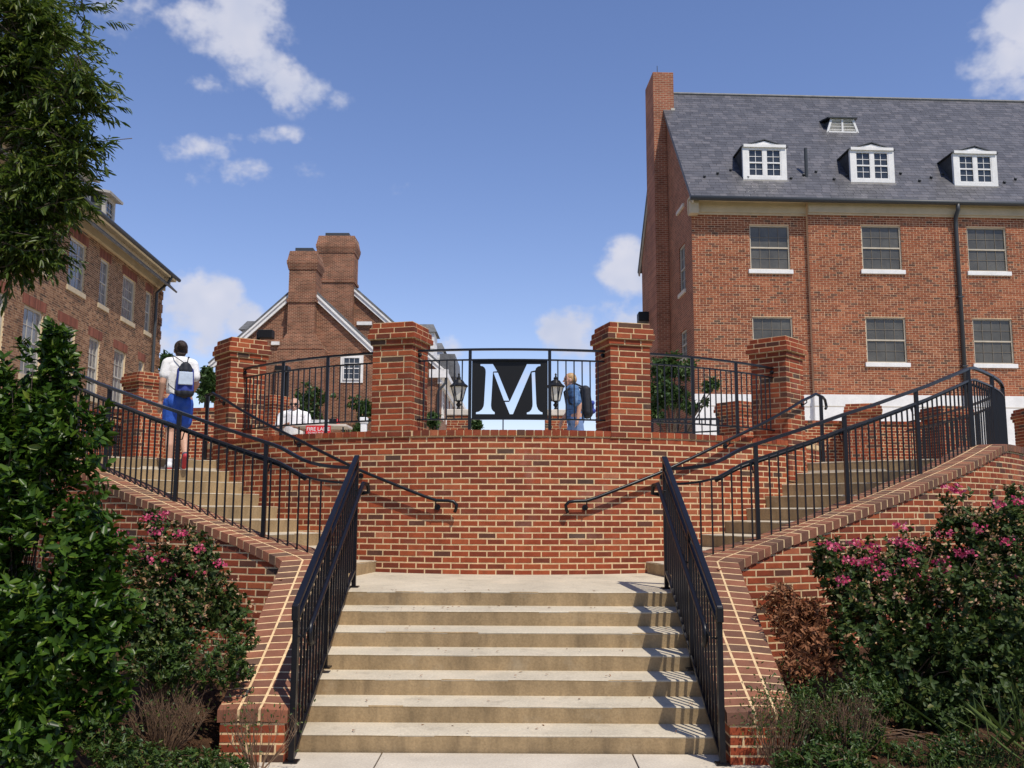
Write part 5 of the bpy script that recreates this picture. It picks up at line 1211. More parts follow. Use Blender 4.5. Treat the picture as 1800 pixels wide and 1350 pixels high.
# roses
def blossoms(t, pts, Y, m, n=22, r=.05, s=.026):
    for (px, py) in pts:
        c = atY(px, py, Y + random.uniform(-.12, .05)); k = n + random.randint(-5, 6); p = c + unit(rng.normal(size=(k, 3))) * (rng.random((k, 1)) ** .5) * np.array([r * 1.35, r, r * .7]); d = unit(rng.normal(size=(k, 3)) + np.array([0, -.3, .5]))
        leaf_mesh('blossom', p, d, rng.normal(size=(k, 3)), s * rng.uniform(.7, 1.2, k), s * rng.uniform(.8, 1.1, k), rng.random(k), m, t, kind=None)
def spent(t, P, n, m='petal_spent', s=.032):
    idx = rng.choice(len(P), n); c = np.repeat(P[idx], 5, 0) + rng.normal(size=(n * 5, 3)) * .018; k = len(c); leaf_mesh('spent_bloom', c, unit(rng.normal(size=(k, 3)) + np.array([0, -.2, .5])), rng.normal(size=(k, 3)), s * rng.uniform(.6, 1.2, k), s * .75 * rng.uniform(.6, 1.1, k), rng.random(k), m, t)
LR = px_lumps([(285, 945, 48, 7.6), (330, 1000, 62, 7.5), (275, 1010, 55, 7.4), (385, 1050, 42, 7.6), (310, 1075, 75, 7.3), (400, 1075, 40, 7.4), (350, 1110, 60, 7.2), (260, 1090, 60, 7.1)])
t, P = shrub('rose_bush', LR, 1500, 9, .046, .028, 'rose_leaf', 'rose bush with pink blooms in front of the left stair wall', (-2.65, 7.4, .3), 'rose bush', up=.4)
hi = P[P[:, 2] > .95]; spent(t, hi, 330); blossoms(t, [(262, 912), (285, 905), (247, 966), (291, 985), (212, 940), (350, 965), (385, 992), (300, 1015), (320, 940), (265, 985), (345, 1010), (275, 935)], 7.35, 'petal_pink', 20)
# low dark shrub under the left roses
shrub('low_shrub', px_lumps([(330, 1150, 75, 7.0, .7), (400, 1165, 50, 7.1, .8), (270, 1170, 55, 6.8, .7), (420, 1120, 35, 7.3)]), 700, 9, .036, .018, 'abelia_leaf', 'low dark green shrub under the rose bush by the left coping', (-2.5, 7.0, .25), up=.9)
# twiggy dry shrubs
def twigs(name, base, n, h, sp, label, leafm='abelia_leaf', nl=300, lean=(0, 0)):
    t = thing(name, base, label, 'shrub'); mb = MB(); tips = []
    for k in range(n):
        a = random.uniform(0, 6.28); s = random.random() ** .6 * sp; b = Vector(base) + Vector((math.cos(a) * .04, math.sin(a) * .04, -.02)); e = Vector(base) + Vector((math.cos(a) * s + lean[0], math.sin(a) * s + lean[1], h * random.uniform(.6, 1.05))); m_ = b.lerp(e, .5) + Vector((math.cos(a) * s * .15, math.sin(a) * s * .15, 0))
        mb.tube([b, m_, e], [.0045, .003, .0012], 4, cap=False); tips.append(e)
        for j in range(4):
            w = random.uniform(.35, .9); q = m_.lerp(e, w); mb.tube([q, q + Vector((random.uniform(-.06, .06), random.uniform(-.06, .06), random.uniform(.03, .12)))], [.002, .001], 3, cap=False)
    mb.build('twig', 'twig', t, kind='stuff'); P = np.array([tuple(tips[i % n]) for i in range(nl)]) + rng.normal(size=(nl, 3)) * np.array([.05, .05, .1]); leaf_mesh('foliage', P, unit(rng.normal(size=(nl, 3)) + np.array([0, 0, .7])), rng.normal(size=(nl, 3)), .028 * rng.uniform(.6, 1.3, nl), .012, rng.random(nl), leafm, t)
b = atZ(290, 1315, .16); twigs('twiggy_shrub', (b[0], b[1], .13), 110, .36, .30, 'dry twiggy shrub in the mulch by the evergreen bush', nl=220)
b = atZ(450, 1345, .10); twigs('twiggy_shrub', (b[0], b[1] + .05, .08), 30, .34, .28, 'sparse dry shrub against the end of the left coping wall', nl=160)
shrub('low_shrub', px_lumps([(250, 1335, 50, 5.6, .6), (340, 1340, 55, 5.9, .45), (200, 1320, 45, 5.4, .8), (400, 1345, 40, 6.2, .4), (100, 1335, 60, 5.2, .6), (160, 1270, 50, 5.5, .7)]), 800, 9, .034, .014, 'abelia_leaf', 'low green ground shrub beside the dry twiggy shrub', (-2.3, 5.7, .12), up=1.1)
# right side
RL = px_lumps([(1475, 1000, 48, 8.0), (1450, 970, 26, 8.0), (1500, 1060, 50, 7.9), (1545, 1020, 70, 7.9), (1620, 1010, 80, 7.9), (1700, 960, 70, 8.0), (1780, 970, 95, 7.9), (1690, 890, 38, 8.1), (1790, 890, 38, 8.2), (1560, 1100, 85, 7.6), (1660, 1090, 100, 7.5), (1760, 1090, 110, 7.5), (1520, 1130, 62, 7.5), (1610, 1190, 90, 7.3), (1710, 1200, 95, 7.2), (1800, 1180, 90, 7.4), (1640, 1270, 62, 7.0), (1860, 1050, 120, 7.7)])
t, P = shrub('rose_bush', RL, 4800, 10, .05, .030, 'rose_leaf', 'large rose bush with many pink and faded blooms in front of the right stair wall', (3.1, 7.6, .35), 'rose bush', up=.4, nst=80, gap=.16)
hi = P[P[:, 2] > 1.05]; spent(t, hi, 700); mid_ = P[(P[:, 2] > .8)]; spent(t, mid_, 220)
blossoms(t, [(1452, 958), (1468, 962), (1495, 985), (1512, 990), (1530, 985), (1502, 955), (1575, 950), (1588, 955), (1585, 925), (1612, 965), (1655, 985), (1690, 972), (1702, 970), (1670, 858), (1685, 862), (1622, 1018), (1740, 1075), (1600, 990), (1665, 1000), (1755, 885), (1790, 880), (1545, 995), (1640, 1100), (1560, 1010), (1720, 930), (1770, 950), (1600, 1050), (1700, 1030), (1480, 1020), (1780, 1020), (1660, 940), (1535, 965)], 7.55, 'petal_pink', 24, .055)
shrub('withered_shrub', px_lumps([(1375, 1060, 34, 8.0), (1400, 1095, 48, 7.8), (1425, 1150, 52, 7.6), (1475, 1125, 40, 7.7), (1400, 1180, 35, 7.5), (1350, 1050, 22, 8.1), (1440, 1100, 45, 7.8), (1500, 1090, 30, 7.8)]), 720, 9, .058, .021, 'dead_leaf', 'withered shrub with dry brown leaves between the coping and the roses', (2.35, 7.7, .35), up=.1, spread=1.1)
shrub('low_shrub', px_lumps([(1450, 1240, 62, 7.1, .7), (1520, 1230, 55, 7.0, .8), (1560, 1290, 60, 6.7, .6), (1420, 1270, 45, 6.9), (1620, 1320, 60, 6.5, .5), (1700, 1320, 60, 6.5, .5), (1480, 1310, 50, 6.5, .7)]), 1300, 9, .036, .014, 'abelia_leaf', 'low green shrub growing below the withered brown shrub', (2.35, 6.9, .2), up=1.0)
b = atZ(1490, 1325, .16); twigs('twiggy_shrub', (b[0], b[1], .12), 80, .40, .28, 'dry twiggy shrub in front of the low green shrub', nl=500)
b = atZ(1370, 1345, .08); twigs('twiggy_shrub', (b[0], b[1], .06), 60, .46, .26, 'leafy twiggy shrub against the end of the right coping wall', nl=900, lean=(.03, 0))
shrub('low_shrub', px_lumps([(1450, 1335, 55, 6.2, .5), (1530, 1335, 45, 6.2, .5), (1400, 1340, 40, 6.3, .5)]), 420, 9, .038, .015, 'abelia_leaf', 'bright green ground shrub next to the leafy twiggy shrub', (2.1, 6.2, .1), up=1.2)
# grass
n = 9000; gx_ = rng.uniform(2.3, 5.5, n); gy_ = rng.uniform(4.2, 6.55, n); keep = (gx_ > 2.35 + rng.random(n) * .6); gx_, gy_ = gx_[keep], gy_[keep]; n = len(gx_)
gp_ = np.stack([gx_, gy_, [ground_z(x, y) - .01 for x, y in zip(gx_, gy_)]], 1)
g_o = bpy.data.objects.new('x', None)
def free_leaf(name, *a, **k):
    e = bpy.data.objects.new('tmp', None); COL.objects.link(e); o = leaf_mesh(name, *a, e, **k); o.parent = None; bpy.data.objects.remove(e); return o
gr = free_leaf('lawn_grass', gp_, unit(rng.normal(size=(n, 3)) * .45 + np.array([0, 0, 1])), rng.normal(size=(n, 3)), rng.uniform(.05, .12, n), .006, rng.random(n), 'grass'); tag(gr, 'short green lawn grass in front of the right flower bed', 'grass')
b = atZ(1805, 1325, .25); n = 60; p = np.tile(b, (n, 1)) + rng.normal(size=(n, 3)) * np.array([.12, .1, .0]); t = thing('tall_grass', tuple(b), 'clump of long arching grass blades at the edge of the rose bed', 'grass'); leaf_mesh('blade', p, unit(rng.normal(size=(n, 3)) * np.array([.75, .6, .25]) + np.array([-.2, 0, 1])), rng.normal(size=(n, 3)), rng.uniform(.25, .55, n), .007, rng.random(n), 'grass', t)
# fallen leaves in the mulch
n = 900; sx = np.where(rng.random(n) < .5, -1, 1); x = sx * rng.uniform(2.05, 3.8, n); y = rng.uniform(4.8, 8.2, n); p = np.stack([x, y, [ground_z(a_, b_) + .012 for a_, b_ in zip(x, y)]], 1); fl_ = free_leaf('fallen_leaves', p, unit(rng.normal(size=(n, 3)) * np.array([1, 1, .25])), rng.normal(size=(n, 3)) * .3 + np.array([0, 0, 1]), .05, .022, rng.random(n), 'dead_leaf'); tag(fl_, 'brown fallen leaves scattered over the mulch beds', 'leaves')
# overhanging oak
ok = thing('oak_tree', (-6.4, 9.2, 0), 'willow-leaved tree overhanging the old brick building', 'tree')
OL = px_lumps([(30, 40, 75, 8.6), (85, 75, 38, 8.5), (20, 130, 90, 8.7), (150, 135, 34, 8.3), (165, 115, 20, 8.2), (150, 185, 34, 8.3), (90, 190, 60, 8.5), (60, 260, 85, 8.6), (145, 245, 36, 8.3), (120, 310, 48, 8.4), (165, 300, 14, 8.3), (50, 350, 82, 8.6), (100, 380, 42, 8.5), (30, 430, 60, 8.6), (75, 440, 40, 8.5), (-60, 200, 140, 8.9), (-80, 380, 110, 8.8), (-50, 30, 120, 9.0)]) + [((-6.6, 9.3, 7.6), (1.9, 1.8, 1.6)), ((-7.4, 9.8, 5.6), (1.4, 1.5, 1.4)), ((-5.9, 10.2, 7.2), (1.2, 1.2, 1.2))]
P, d = in_lumps(OL[:15], 2500, .3); P = P + rng.normal(size=P.shape) * .07; P, d = gaps(P, d, .36, 6.5); P2_, d2_ = in_lumps(OL[15:], 1500, .3); P, d = np.concatenate([P, P2_]), np.concatenate([d, d2_]); nt = len(P); tw = unit(d * .6 + rng.normal(size=(nt, 3)) * .45 + np.array([.45, -.1, .12])); per = 14; Tn = np.repeat(tw, per, 0); u_ = np.tile(np.linspace(0, 1, per), nt)
base_ = np.repeat(P, per, 0) + Tn * (u_[:, None] - .5) * .30 - np.array([0, 0, 1]) * (u_[:, None] ** 2) * .05; sd_ = unit(np.cross(Tn, rng.normal(size=(nt * per, 3)))); D = unit(Tn * .75 + sd_ * .55 + np.array([0, 0, -.55])); k = len(D)
leaf_mesh('crown', base_, D, rng.normal(size=(k, 3)) * .5 + np.array([0, 0, 1]), .098 * rng.uniform(.7, 1.2, k), .024 * rng.uniform(.8, 1.2, k), rng.normal(.5, .25, k), 'oak_leaf', ok)
mb = MB(); mb.tube([(-6.4, 9.2, -.1), (-6.38, 9.2, 1.5), (-6.3, 9.15, 3.2), (-6.35, 9.2, 5.2), (-6.5, 9.3, 7.8)], [.26, .2, .17, .13, .05], 12); mb.build('trunk', 'bark', ok, smooth=True)
for l in OL:
    c = Vector(l[0]); zj = min(max(c.z - 1.3, 2.6), 6.5); mb = MB(); s_ = Vector((-6.35, 9.2, zj)); m_ = s_.lerp(c, .55) + Vector((0, 0, .25)); mb.tube([s_, m_, s_.lerp(c, .85)], [.04, .018, .005], 6); mb.build('limb', 'bark', ok)
mb = MB()
for i in range(0, nt, 2): mb.tube([P[i] - tw[i] * .28, P[i] + tw[i] * .12], [.005, .002], 3, cap=False)
mb.build('twig', 'bark', ok, kind='stuff')
# small leafy tree behind the terrace railing
mt = thing('leafy_tree', (4.1, 22.5, ZT), 'small multi-stemmed leafy tree behind the terrace railing', 'tree')
ML = px_lumps([(1165, 645, 26, 22), (1200, 650, 22, 22), (1165, 690, 30, 22), (1195, 700, 24, 22.2), (1215, 640, 14, 22), (1245, 678, 16, 21.8), (1258, 675, 10, 21.6), (1150, 725, 20, 22), (1215, 715, 16, 22), (1240, 708, 9, 21.8), (1185, 625, 10, 22)])
P, d = in_lumps(ML, 620, .3); p, D, U = rosettes(P, d, 8, .11, .4); k = len(p); leaf_mesh('crown', p, D, U, .11 * rng.uniform(.7, 1.2, k), .055, rng.normal(.55, .25, k), 'tree_leaf', mt)
for l in ML:
    mb = MB(); c = Vector(l[0]); b = Vector((atY(1180, 760, 22)[0] + random.uniform(-.2, .2), 22.2, ZT)); mb.tube([b, b.lerp(c, .5) + Vector((0, 0, .25)), c], [.03, .022, .008], 6); mb.build('trunk', 'bark', mt)
# climbing vine on the hall
vt = thing('climbing_vine', (-7, 43.6, ZT), 'climbing vine on a brick face of the gabled hall behind the seated man', 'vine')
VL = px_lumps([(545, 690, 20, 43.8), (520, 705, 26, 43.8), (560, 720, 34, 43.8), (610, 705, 30, 43.8), (640, 715, 18, 43.8), (590, 740, 34, 43.8), (535, 745, 30, 43.8), (630, 745, 25, 43.8), (655, 725, 16, 43.8), (505, 690, 12, 43.8)])
P, d = in_lumps(VL, 700, .2); P[:, 1] = 43.85 + (P[:, 1] - 43.8) * .25; P, d = gaps(P, d, .5, 2.2); p, D, U = rosettes(P, d, 8, .2, .2); k = len(p); leaf_mesh('foliage', p, D, U, .2 * rng.uniform(.6, 1.2, k), .12, rng.normal(.5, .25, k), 'tree_leaf', vt); stems(vt, (-8.5, 43.9, ZT), P[:40], 'bark', .03)
# small far trees beside the stair head
def far_tree(px, py, rpx, Y, label, nm='evergreen_tree', n=300, L=.3):
    L_ = px_lumps([(px, py, rpx * .5, Y), (px - rpx * .15, py + rpx * .7, rpx * .8, Y), (px + rpx * .25, py + rpx * 1.5, rpx, Y), (px, py + rpx * 2.6, rpx * 1.15, Y)]); c = atY(px, py, Y); t = thing(nm, (c[0], Y, ZT), label, 'tree')
    P, d = in_lumps(L_, n, .3); p, D, U = rosettes(P, d, 9, L, .3); k = len(p); leaf_mesh('crown', p, D, U, L * rng.uniform(.6, 1.2, k), L * .4, rng.normal(.35, .25, k), 'tree_leaf', t); mb = MB(); mb.tube([(c[0], Y, ZT - .1), (c[0], Y, c[2])], [.16, .04], 8); mb.build('trunk', 'bark', t)
far_tree(293, 628, 17, 46, 'small dark tree standing at the corner of the old brick building'); far_tree(364, 652, 14, 44, 'narrow green tree showing between the woman and the stair-head pier', n=240)
def potted(px, py, Y, r, label):
    c = atY(px, py, Y); t = thing('potted_plant', (c[0], Y, ZT), label, 'potted plant'); mb = MB(); mb.lathe((c[0], Y, ZT), [(.22, 0), (.3, .5), (.34, c[2] - ZT - .35), (.36, c[2] - ZT - .3), (.3, c[2] - ZT - .3)], 14); mb.build('planter', 'matte_black', t)
    P, d = in_lumps([(tuple(c), (r, r, r * .8))], 90, .2); p, D, U = rosettes(P, d, 8, .12, .6); k = len(p); leaf_mesh('foliage', p, D, U, .13 * rng.uniform(.6, 1.2, k), .045, rng.normal(.55, .25, k), 'tree_leaf', t)
potted(760, 738, 24, .28, 'leafy potted plant beside the near lantern pillar of the hall'); potted(838, 745, 25, .16, 'small potted plant under the letter plate')
# ================================================================= PEOPLE
class Fig:
    """local frame: x right, y forward, z up, at loc, heading = forward direction"""
    def __init__(s, loc, heading, k=1.0, kx=1.0):
        s.kx = kx
        s.l = Vector(loc); f = Vector((heading[0], heading[1], 0)).normalized(); s.f = f; s.r = Vector((f.y, -f.x, 0)); s.k = k
    def w(s, p): return s.l + (s.r * p[0] * s.kx + s.f * p[1]) * s.k + Vector((0, 0, p[2] * s.k))
    def caps(s, mb, pts, rads, n=12):
        P = [s.w(p) for p in pts]; R_ = [r * s.k for r in rads]
        for (a, b, ra, rb_) in zip(P, P[1:], R_, R_[1:]): mb.tube([a, b], [ra, rb_], n)
        for p, r in zip(P, R_): mb.ball(p, r * 1.0, 12, 8)
    def ell(s, mb, c, r):
        base = len(mb.v); mb.ball((0, 0, 0), r, 14, 10)
        for i in range(base, len(mb.v)): mb.v[i] = tuple(s.w((mb.v[i][0] + c[0], mb.v[i][1] + c[1], mb.v[i][2] + c[2])))
    def skin(s, mb, name, m, parent, vox=.008, it=4):
        o = mb.build(name, m, parent); r_ = o.modifiers.new('remesh', 'REMESH'); r_.mode = 'VOXEL'; r_.voxel_size = vox; r_.use_smooth_shade = True
        q = o.modifiers.new('smooth', 'SMOOTH'); q.factor = .5; q.iterations = it; return o
    def hand(s, mb, wrist, d, side, up=(0, 0, 1), curl=.35):
        """palm, four fingers of different length with a knuckle bend, thumb from the side of the palm"""
        W = Vector(wrist); D = Vector(d).normalized(); U = Vector(up); S = D.cross(U).normalized() * side; Nn = S.cross(D).normalized()
        s.caps(mb, [tuple(W), tuple(W + D * .045), tuple(W + D * .08)], [.024, .032, .03])
        for i, L in enumerate((.062, .072, .067, .052)):
            b = W + D * .085 + S * (.026 - .0175 * i); m_ = b + D * L * .5 - Nn * L * .12 * curl; e = m_ + (D * (1 - curl) - Nn * curl).normalized() * L * .5; s.caps(mb, [tuple(b), tuple(m_), tuple(e)], [.0088, .008, .0068], 8)
        b = W + D * .03 + S * .03; m_ = b + D * .03 + S * .02; s.caps(mb, [tuple(b), tuple(m_), tuple(m_ + D * .028 + S * .002)], [.011, .0095, .0085], 8)
    def head(s, parent, c, skin, hairm, hair='short', look=(0, 0)):
        mb = MB(); x, y, z = c
        s.ell(mb, (x, y, z + .015), (.076, .093, .105)); s.ell(mb, (x, y + .022, z - .055), (.058, .066, .062)); s.ell(mb, (x, y + .052, z - .085), (.03, .03, .026))
        s.caps(mb, [(x, y + .088, z + .005), (x, y + .108, z - .028)], [.009, .0145]); s.ell(mb, (x, y + .078, z + .03), (.055, .018, .012))
        for sx in (-1, 1): s.ell(mb, (x + sx * .078, y - .005, z - .012), (.010, .022, .032)); s.ell(mb, (x + sx * .04, y + .06, z - .03), (.024, .026, .024))
        s.ell(mb, (x, y + .083, z - .062), (.024, .012, .009)); s.caps(mb, [(x, y - .015, z - .05), (x, y - .03, z - .16)], [.05, .054])
        return mb
    def face_bits(s, parent, c, glasses=False):
        x, y, z = c
        for sx in (-1, 1):
            mb = MB(); s.ell(mb, (x + sx * .031, y + .0865, z + .008), (.0125, .007, .0075)); mb.build('eye', 'matte_black' if not glasses else 'matte_black', parent)
            mb = MB(); s.ell(mb, (x + sx * .032, y + .0895, z + .031), (.019, .006, .0035)); mb.build('eyebrow', 'hair_dark', parent)
        mb = MB(); s.ell(mb, (x, y + .0935, z - .0625), (.02, .004, .0035)); mb.build('mouth', 'shoe_red', parent)
        if glasses:
            mb = MB()
            for sx in (-1, 1): s.ell(mb, (x + sx * .034, y + .097, z + .006), (.029, .006, .019)); s.caps(mb, [(x + sx * .062, y + .09, z + .012), (x + sx * .083, y - .005, z + .01)], [.004, .004], 6)
            s.caps(mb, [(x - .01, y + .099, z + .01), (x + .01, y + .099, z + .01)], [.004, .004], 6); mb.build('sunglasses', 'matte_black', parent)
# ---- woman climbing the curved flight
wz = ZS[7] + .005; wl_ = (-4.27, 11.90, wz); wo_ = thing('person', wl_, 'person in white t-shirt and blue shorts climbing the stairs, seen from behind', 'person')
F = Fig(wl_, (-.42, .91), 1.0, .84); FH = Fig(wl_, (-.42, .91)); mb = FH.head(wo_, (.0, .05, 1.535), 'skin', 'hair_dark')
F.caps(mb, [(0, .01, 1.36), (0, 0, 1.15), (0, 0, .95)], [.10, .11, .13])
for sx in (-1, 1): F.caps(mb, [(0, .0, 1.36), (sx * .165, 0, 1.345)], [.07, .055])
F.caps(mb, [(-.185, -.005, 1.34), (-.245, -.04, 1.09), (-.255, .03, .87)], [.05, .042, .027]); F.hand(mb, (-.255, .03, .86), (-.02, .12, -1), -1, (0, 1, 0))
F.caps(mb, [(.185, 0, 1.34), (.25, .02, 1.10), (.20, .22, .99)], [.05, .042, .028]); F.hand(mb, (.198, .23, .985), (-.1, 1, -.2), 1, (1, 0, 0))
F.caps(mb, [(-.09, 0, .90), (-.092, .02, .66), (-.09, .03, .47), (-.09, -.015, .30), (-.088, -.02, .10)], [.10, .082, .058, .060, .036]); F.caps(mb, [(-.088, -.02, .08), (-.088, .10, .045)], [.035, .03])
F.caps(mb, [(.09, 0, .90), (.095, .06, .68), (.10, .10, .50), (.115, -.04, .35), (.12, -.13, .20)], [.10, .082, .058, .060, .036]); F.caps(mb, [(.12, -.13, .19), (.12, -.09, .08)], [.035, .03])
body = F.skin(mb, 'body', 'skin_tan', wo_, .0075); FH.face_bits(wo_, (.0, .05, 1.535))
mb = MB(); F.caps(mb, [(0, .005, 1.36), (0, -.005, 1.2), (0, 0, 1.04), (0, 0, .95)], [.11, .125, .125, .14])
for sx in (-1, 1): F.caps(mb, [(0, 0, 1.37), (sx * .165, -.003, 1.352)], [.08, .075]); F.caps(mb, [(sx * .10, -.01, 1.30), (sx * .08, 0, 1.0)], [.085, .095]); F.caps(mb, [(sx * .185, -.004, 1.345), (sx * .222, -.025, 1.19)], [.070, .066])
F.skin(mb, 'shirt', 'white_cloth', wo_, .009)
mb = MB(); F.ell(mb, (0, -.01, .90), (.18, .14, .12)); F.ell(mb, (-.085, -.04, .85), (.10, .105, .11)); F.ell(mb, (.085, -.04, .85), (.10, .105, .11))
F.caps(mb, [(-.092, 0, .84), (-.10, .015, .68), (-.10, .018, .61)], [.112, .104, .10]); F.caps(mb, [(.092, 0, .84), (.10, .045, .69), (.105, .06, .62)], [.112, .104, .10]); F.skin(mb, 'shorts', 'blue_cloth', wo_, .009)
mb = MB(); FH.ell(mb, (0, .025, 1.57), (.086, .096, .094)); FH.ell(mb, (0, .0, 1.535), (.084, .083, .08)); FH.ell(mb, (.01, -.085, 1.575), (.05, .045, .045)); FH.ell(mb, (-.02, -.09, 1.60), (.03, .03, .028)); FH.ell(mb, (0, -.035, 1.475), (.06, .05, .04)); FH.skin(mb, 'hair', 'hair_dark', wo_, .006, 1)
for (p, nm_) in ((((-.088, -.055, .045), (-.088, .06, .04), (-.088, .15, .035)), 0), (((.12, -.175, .17), (.12, -.12, .08), (.12, -.06, .04)), 1)):
    mb = MB(); F.caps(mb, p, [.045, .046, .040]); F.skin(mb, 'shoe', 'shoe_white' if nm_ == 0 else 'shoe_dark', wo_, .007, 2)
    mb = MB(); q = [(a[0], a[1] - (.03 if nm_ else 0), a[2] - (.012 if nm_ else .034)) for a in p]; F.caps(mb, q, [.036, .036, .03]); F.skin(mb, 'shoe_sole', 'shoe_red', wo_, .007, 2)
    if nm_ == 0:
        mb = MB(); F.caps(mb, [(-.088, -.02, .12), (-.088, -.02, .08)], [.042, .044]); F.skin(mb, 'sock', 'shoe_white', wo_, .007, 2)
# her drawstring bag
bo = thing('drawstring_bag', tuple(F.w((.06, -.17, .93))), 'blue and black drawstring bag with pale panel on the woman\'s back', 'bag')
def bagpart(z0, z1, w0, w1, d, name, m):
    mb = MB(); F.caps(mb, [(.06 - w0, -.20, z0), (.06 + w0, -.20, z0), (.06 + w1, -.19, z1), (.06 - w1, -.19, z1), (.06 - w0, -.20, z0)], [d, d, d * .9, d * .9, d]); F.caps(mb, [(.06, -.205, z0), (.06, -.2, z1)], [d * 1.35, d * 1.2]); F.skin(mb, name, m, bo, .008, 5)
bagpart(.985, 1.24, .075, .07, .05, 'body', 'bag_blue'); bagpart(.955, 1.0, .078, .08, .052, 'bottom', 'bag_black'); bagpart(1.24, 1.30, .06, .03, .045, 'gathered_top', 'bag_black')
mb = MB(); c = [F.w((.06 + x, -.283, z)) for (x, z) in ((-.105, 1.05), (.105, 1.05), (.098, 1.215), (-.098, 1.215))]; bk_ = [p + F.f * .03 for p in c]; mb.hexa([c[0], c[1], bk_[1], bk_[0], c[3], c[2], bk_[2], bk_[3]]); mb.build('pocket', 'bag_print', bo, bevel=.008)
for sx in (-1, 1): mb = MB(); F.caps(mb, [(.06 + sx * .02, -.20, 1.335), (sx * .10, -.10, 1.43), (sx * .125, .0, 1.445), (sx * .13, .12, 1.33)], [.006] * 4, 6); F.caps(mb, [(.06 + sx * .12, -.17, .98), (sx * .16, -.10, 1.06), (sx * .155, .05, 1.15)], [.006] * 3, 6); mb.build('cord', 'bag_black', bo)
# ---- man in plaid shirt walking across the terrace
ml = (1.02, 15.4, ZT); mo = thing('person', ml, 'person in blue plaid shirt with blond hair walking past the M plate', 'person')
F = Fig(ml, (-1, -.12), .965); mb = F.head(mo, (0, .10, 1.555), 'skin', 'hair_blond')
F.caps(mb, [(0, .06, 1.42), (0, .05, 1.36), (0, .02, 1.15), (0, 0, .95)], [.06, .11, .12, .13])
for sx in (-1, 1):
    F.caps(mb, [(0, .05, 1.40), (sx * .17, .045, 1.38)], [.07, .06]); a = .10 * sx
    F.caps(mb, [(sx * .195, .045, 1.37), (sx * .235, .0 + a * .3, 1.10), (sx * .235, .10 + a, .87)], [.052, .044, .029]); F.hand(mb, (sx * .235, .105 + a, .86), (0, .25, -1), sx, (0, 1, 0))
    F.caps(mb, [(sx * .09, 0, .92), (sx * .092, .08 * sx, .50), (sx * .092, -.04 + .22 * sx - (.08 if sx < 0 else 0), .10)], [.105, .062, .04]); F.caps(mb, [(sx * .092, -.04 + .22 * sx - (.08 if sx < 0 else 0), .06), (sx * .092, .11 + .22 * sx - (.08 if sx < 0 else 0), .045)], [.04, .034])
F.skin(mb, 'body', 'skin', mo, .008); F.face_bits(mo, (0, .10, 1.555))
mb = MB(); F.caps(mb, [(0, .05, 1.37), (0, .03, 1.2), (0, .005, 1.02), (0, 0, .88)], [.125, .145, .15, .16])
for sx in (-1, 1): F.caps(mb, [(0, .05, 1.40), (sx * .175, .045, 1.375)], [.085, .08]); F.caps(mb, [(sx * .10, .03, 1.3), (sx * .08, .0, .92)], [.09, .10]); F.caps(mb, [(sx * .195, .045, 1.37), (sx * .23, .01, 1.15)], [.074, .074])
F.skin(mb, 'shirt', 'plaid', mo, .009)
mb = MB(); F.ell(mb, (0, 0, .90), (.18, .14, .13))
for sx in (-1, 1): F.caps(mb, [(sx * .09, 0, .86), (sx * .094, .07 * sx, .5), (sx * .094, -.03 + .21 * sx - (.08 if sx < 0 else 0), .12)], [.115, .085, .07])
F.skin(mb, 'jeans', 'denim', mo, .009)
mb = MB(); F.ell(mb, (0, .075, 1.60), (.086, .094, .082)); F.ell(mb, (0, .045, 1.565), (.086, .075, .085)); F.skin(mb, 'hair', 'hair_blond', mo, .007, 2)
for sx in (-1, 1): y = -.04 + .22 * sx - (.08 if sx < 0 else 0); mb = MB(); F.caps(mb, [(sx * .092, y - .04, .05), (sx * .092, y + .16, .045)], [.05, .046]); F.skin(mb, 'shoe', 'shoe_dark', mo, .008, 2)
bp_ = thing('rucksack', tuple(F.w((0, -.2, .95))), 'dark rucksack on the back of the blond man', 'rucksack')
mb = MB(); F.caps(mb, [(-.08, -.20, 1.0), (.08, -.20, 1.0), (.075, -.17, 1.38), (-.075, -.17, 1.38), (-.08, -.20, 1.0)], [.09, .09, .075, .075, .09]); F.caps(mb, [(0, -.2, 1.0), (0, -.17, 1.38)], [.11, .09]); F.skin(mb, 'body', 'bag_black', bp_, .009, 3)
mb = MB(); F.caps(mb, [(-.06, -.30, 1.02), (.06, -.30, 1.02), (.05, -.285, 1.16), (-.05, -.285, 1.16)], [.045] * 4); F.skin(mb, 'pocket', 'bag_blue', bp_, .009, 3)
for sx in (-1, 1): mb = MB(); F.caps(mb, [(sx * .08, -.13, 1.42), (sx * .11, .03, 1.485), (sx * .125, .17, 1.36), (sx * .14, .13, 1.14), (sx * .13, -.10, 1.03)], [.016] * 5, 8); mb.build('strap', 'bag_black', bp_)
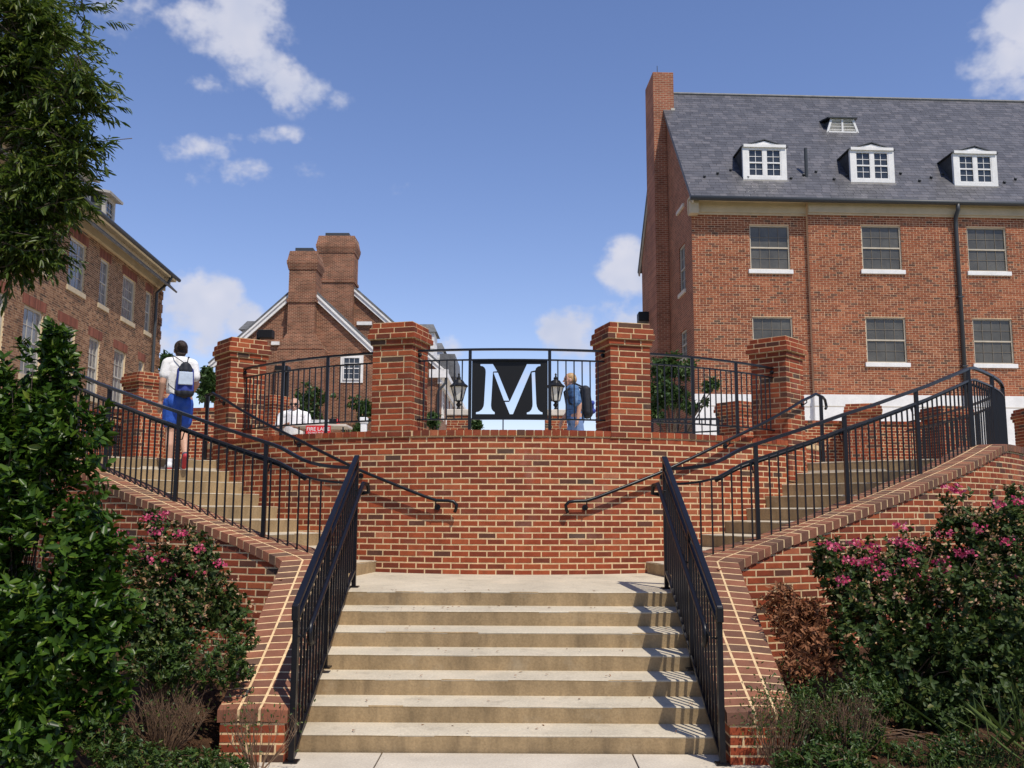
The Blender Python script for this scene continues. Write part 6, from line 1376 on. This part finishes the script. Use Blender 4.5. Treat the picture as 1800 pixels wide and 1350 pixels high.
# ---- seated man in white polo
sl_ = (SX, SY, ZT); mo = thing('person', sl_, 'person in white polo shirt and sunglasses sitting behind the table', 'person')
F = Fig(sl_, (.12, -1), 1.0); HC = (.0, .06, 1.135); mb = F.head(mo, HC, 'skin', 'hair_grey')
F.caps(mb, [(0, .03, .98), (0, 0, .78), (0, 0, .54)], [.10, .13, .14])
for sx in (-1, 1): F.caps(mb, [(0, .02, .97), (sx * .18, .02, .95)], [.07, .06]); F.caps(mb, [(sx * .085, .02, .54), (sx * .11, .44, .52), (sx * .11, .42, .09)], [.095, .065, .045]); F.caps(mb, [(sx * .11, .42, .05), (sx * .11, .56, .04)], [.04, .035])
F.caps(mb, [(-.205, .02, .94), (-.26, .10, .70), (-.10, .33, .73)], [.052, .045, .03]); F.hand(mb, (-.09, .345, .735), (.6, .8, .1), 1, (0, 0, 1)); F.caps(mb, [(.205, .02, .94), (.27, .08, .70), (.12, .33, .76)], [.052, .045, .03]); F.hand(mb, (.11, .345, .765), (-.5, .85, .1), -1, (0, 0, 1))
F.skin(mb, 'body', 'skin', mo, .008); F.face_bits(mo, HC, True)
mb = MB(); F.caps(mb, [(0, .02, .97), (0, .01, .8), (0, 0, .56)], [.13, .155, .165])
for sx in (-1, 1): F.caps(mb, [(0, .02, .985), (sx * .185, .02, .955)], [.09, .082]); F.caps(mb, [(sx * .10, .01, .9), (sx * .08, 0, .58)], [.095, .10]); F.caps(mb, [(sx * .205, .02, .945), (sx * .242, .07, .79)], [.075, .074])
F.caps(mb, [(-.045, .045, 1.035), (.045, .045, 1.035)], [.028, .028]); F.skin(mb, 'shirt', 'white_cloth', mo, .009)
mb = MB(); F.ell(mb, (0, 0, .54), (.18, .15, .11))
for sx in (-1, 1): F.caps(mb, [(sx * .088, .02, .54), (sx * .11, .44, .525), (sx * .11, .425, .2)], [.11, .085, .075])
F.skin(mb, 'trousers', 'bag_black', mo, .009)
mb = MB(); F.ell(mb, (0, .03, 1.185), (.083, .092, .075)); F.ell(mb, (0, .0, 1.15), (.083, .075, .08)); F.skin(mb, 'hair', 'hair_grey', mo, .007, 2)
for sx in (-1, 1): mb = MB(); F.caps(mb, [(sx * .11, .40, .05), (sx * .11, .58, .045)], [.05, .045]); F.skin(mb, 'shoe', 'shoe_dark', mo, .008, 2)

# grit and leaf litter on the treads
n = 70; k_ = rng.integers(0, 7, n); x = rng.uniform(-1.45, 1.45, n); yy = D0 + k_ * TR + rng.uniform(.03, .28, n); zz = np.where(k_ < 6, (k_ + 1) * RI + k_ * TS + .018 + .001, 0); zz = np.where(k_ == 6, [land_z(v) + .004 for v in yy], zz)
o = free_leaf('leaf_litter', np.stack([x, yy, zz], 1), unit(rng.normal(size=(n, 3)) * np.array([1, 1, .12])), np.tile([0, 0, 1.0], (n, 1)) + rng.normal(size=(n, 3)) * .15, rng.uniform(.015, .045, n), rng.uniform(.008, .016, n), rng.random(n) * .6, 'dead_leaf'); tag(o, 'bits of dry leaf litter lying on the concrete treads', 'leaves')
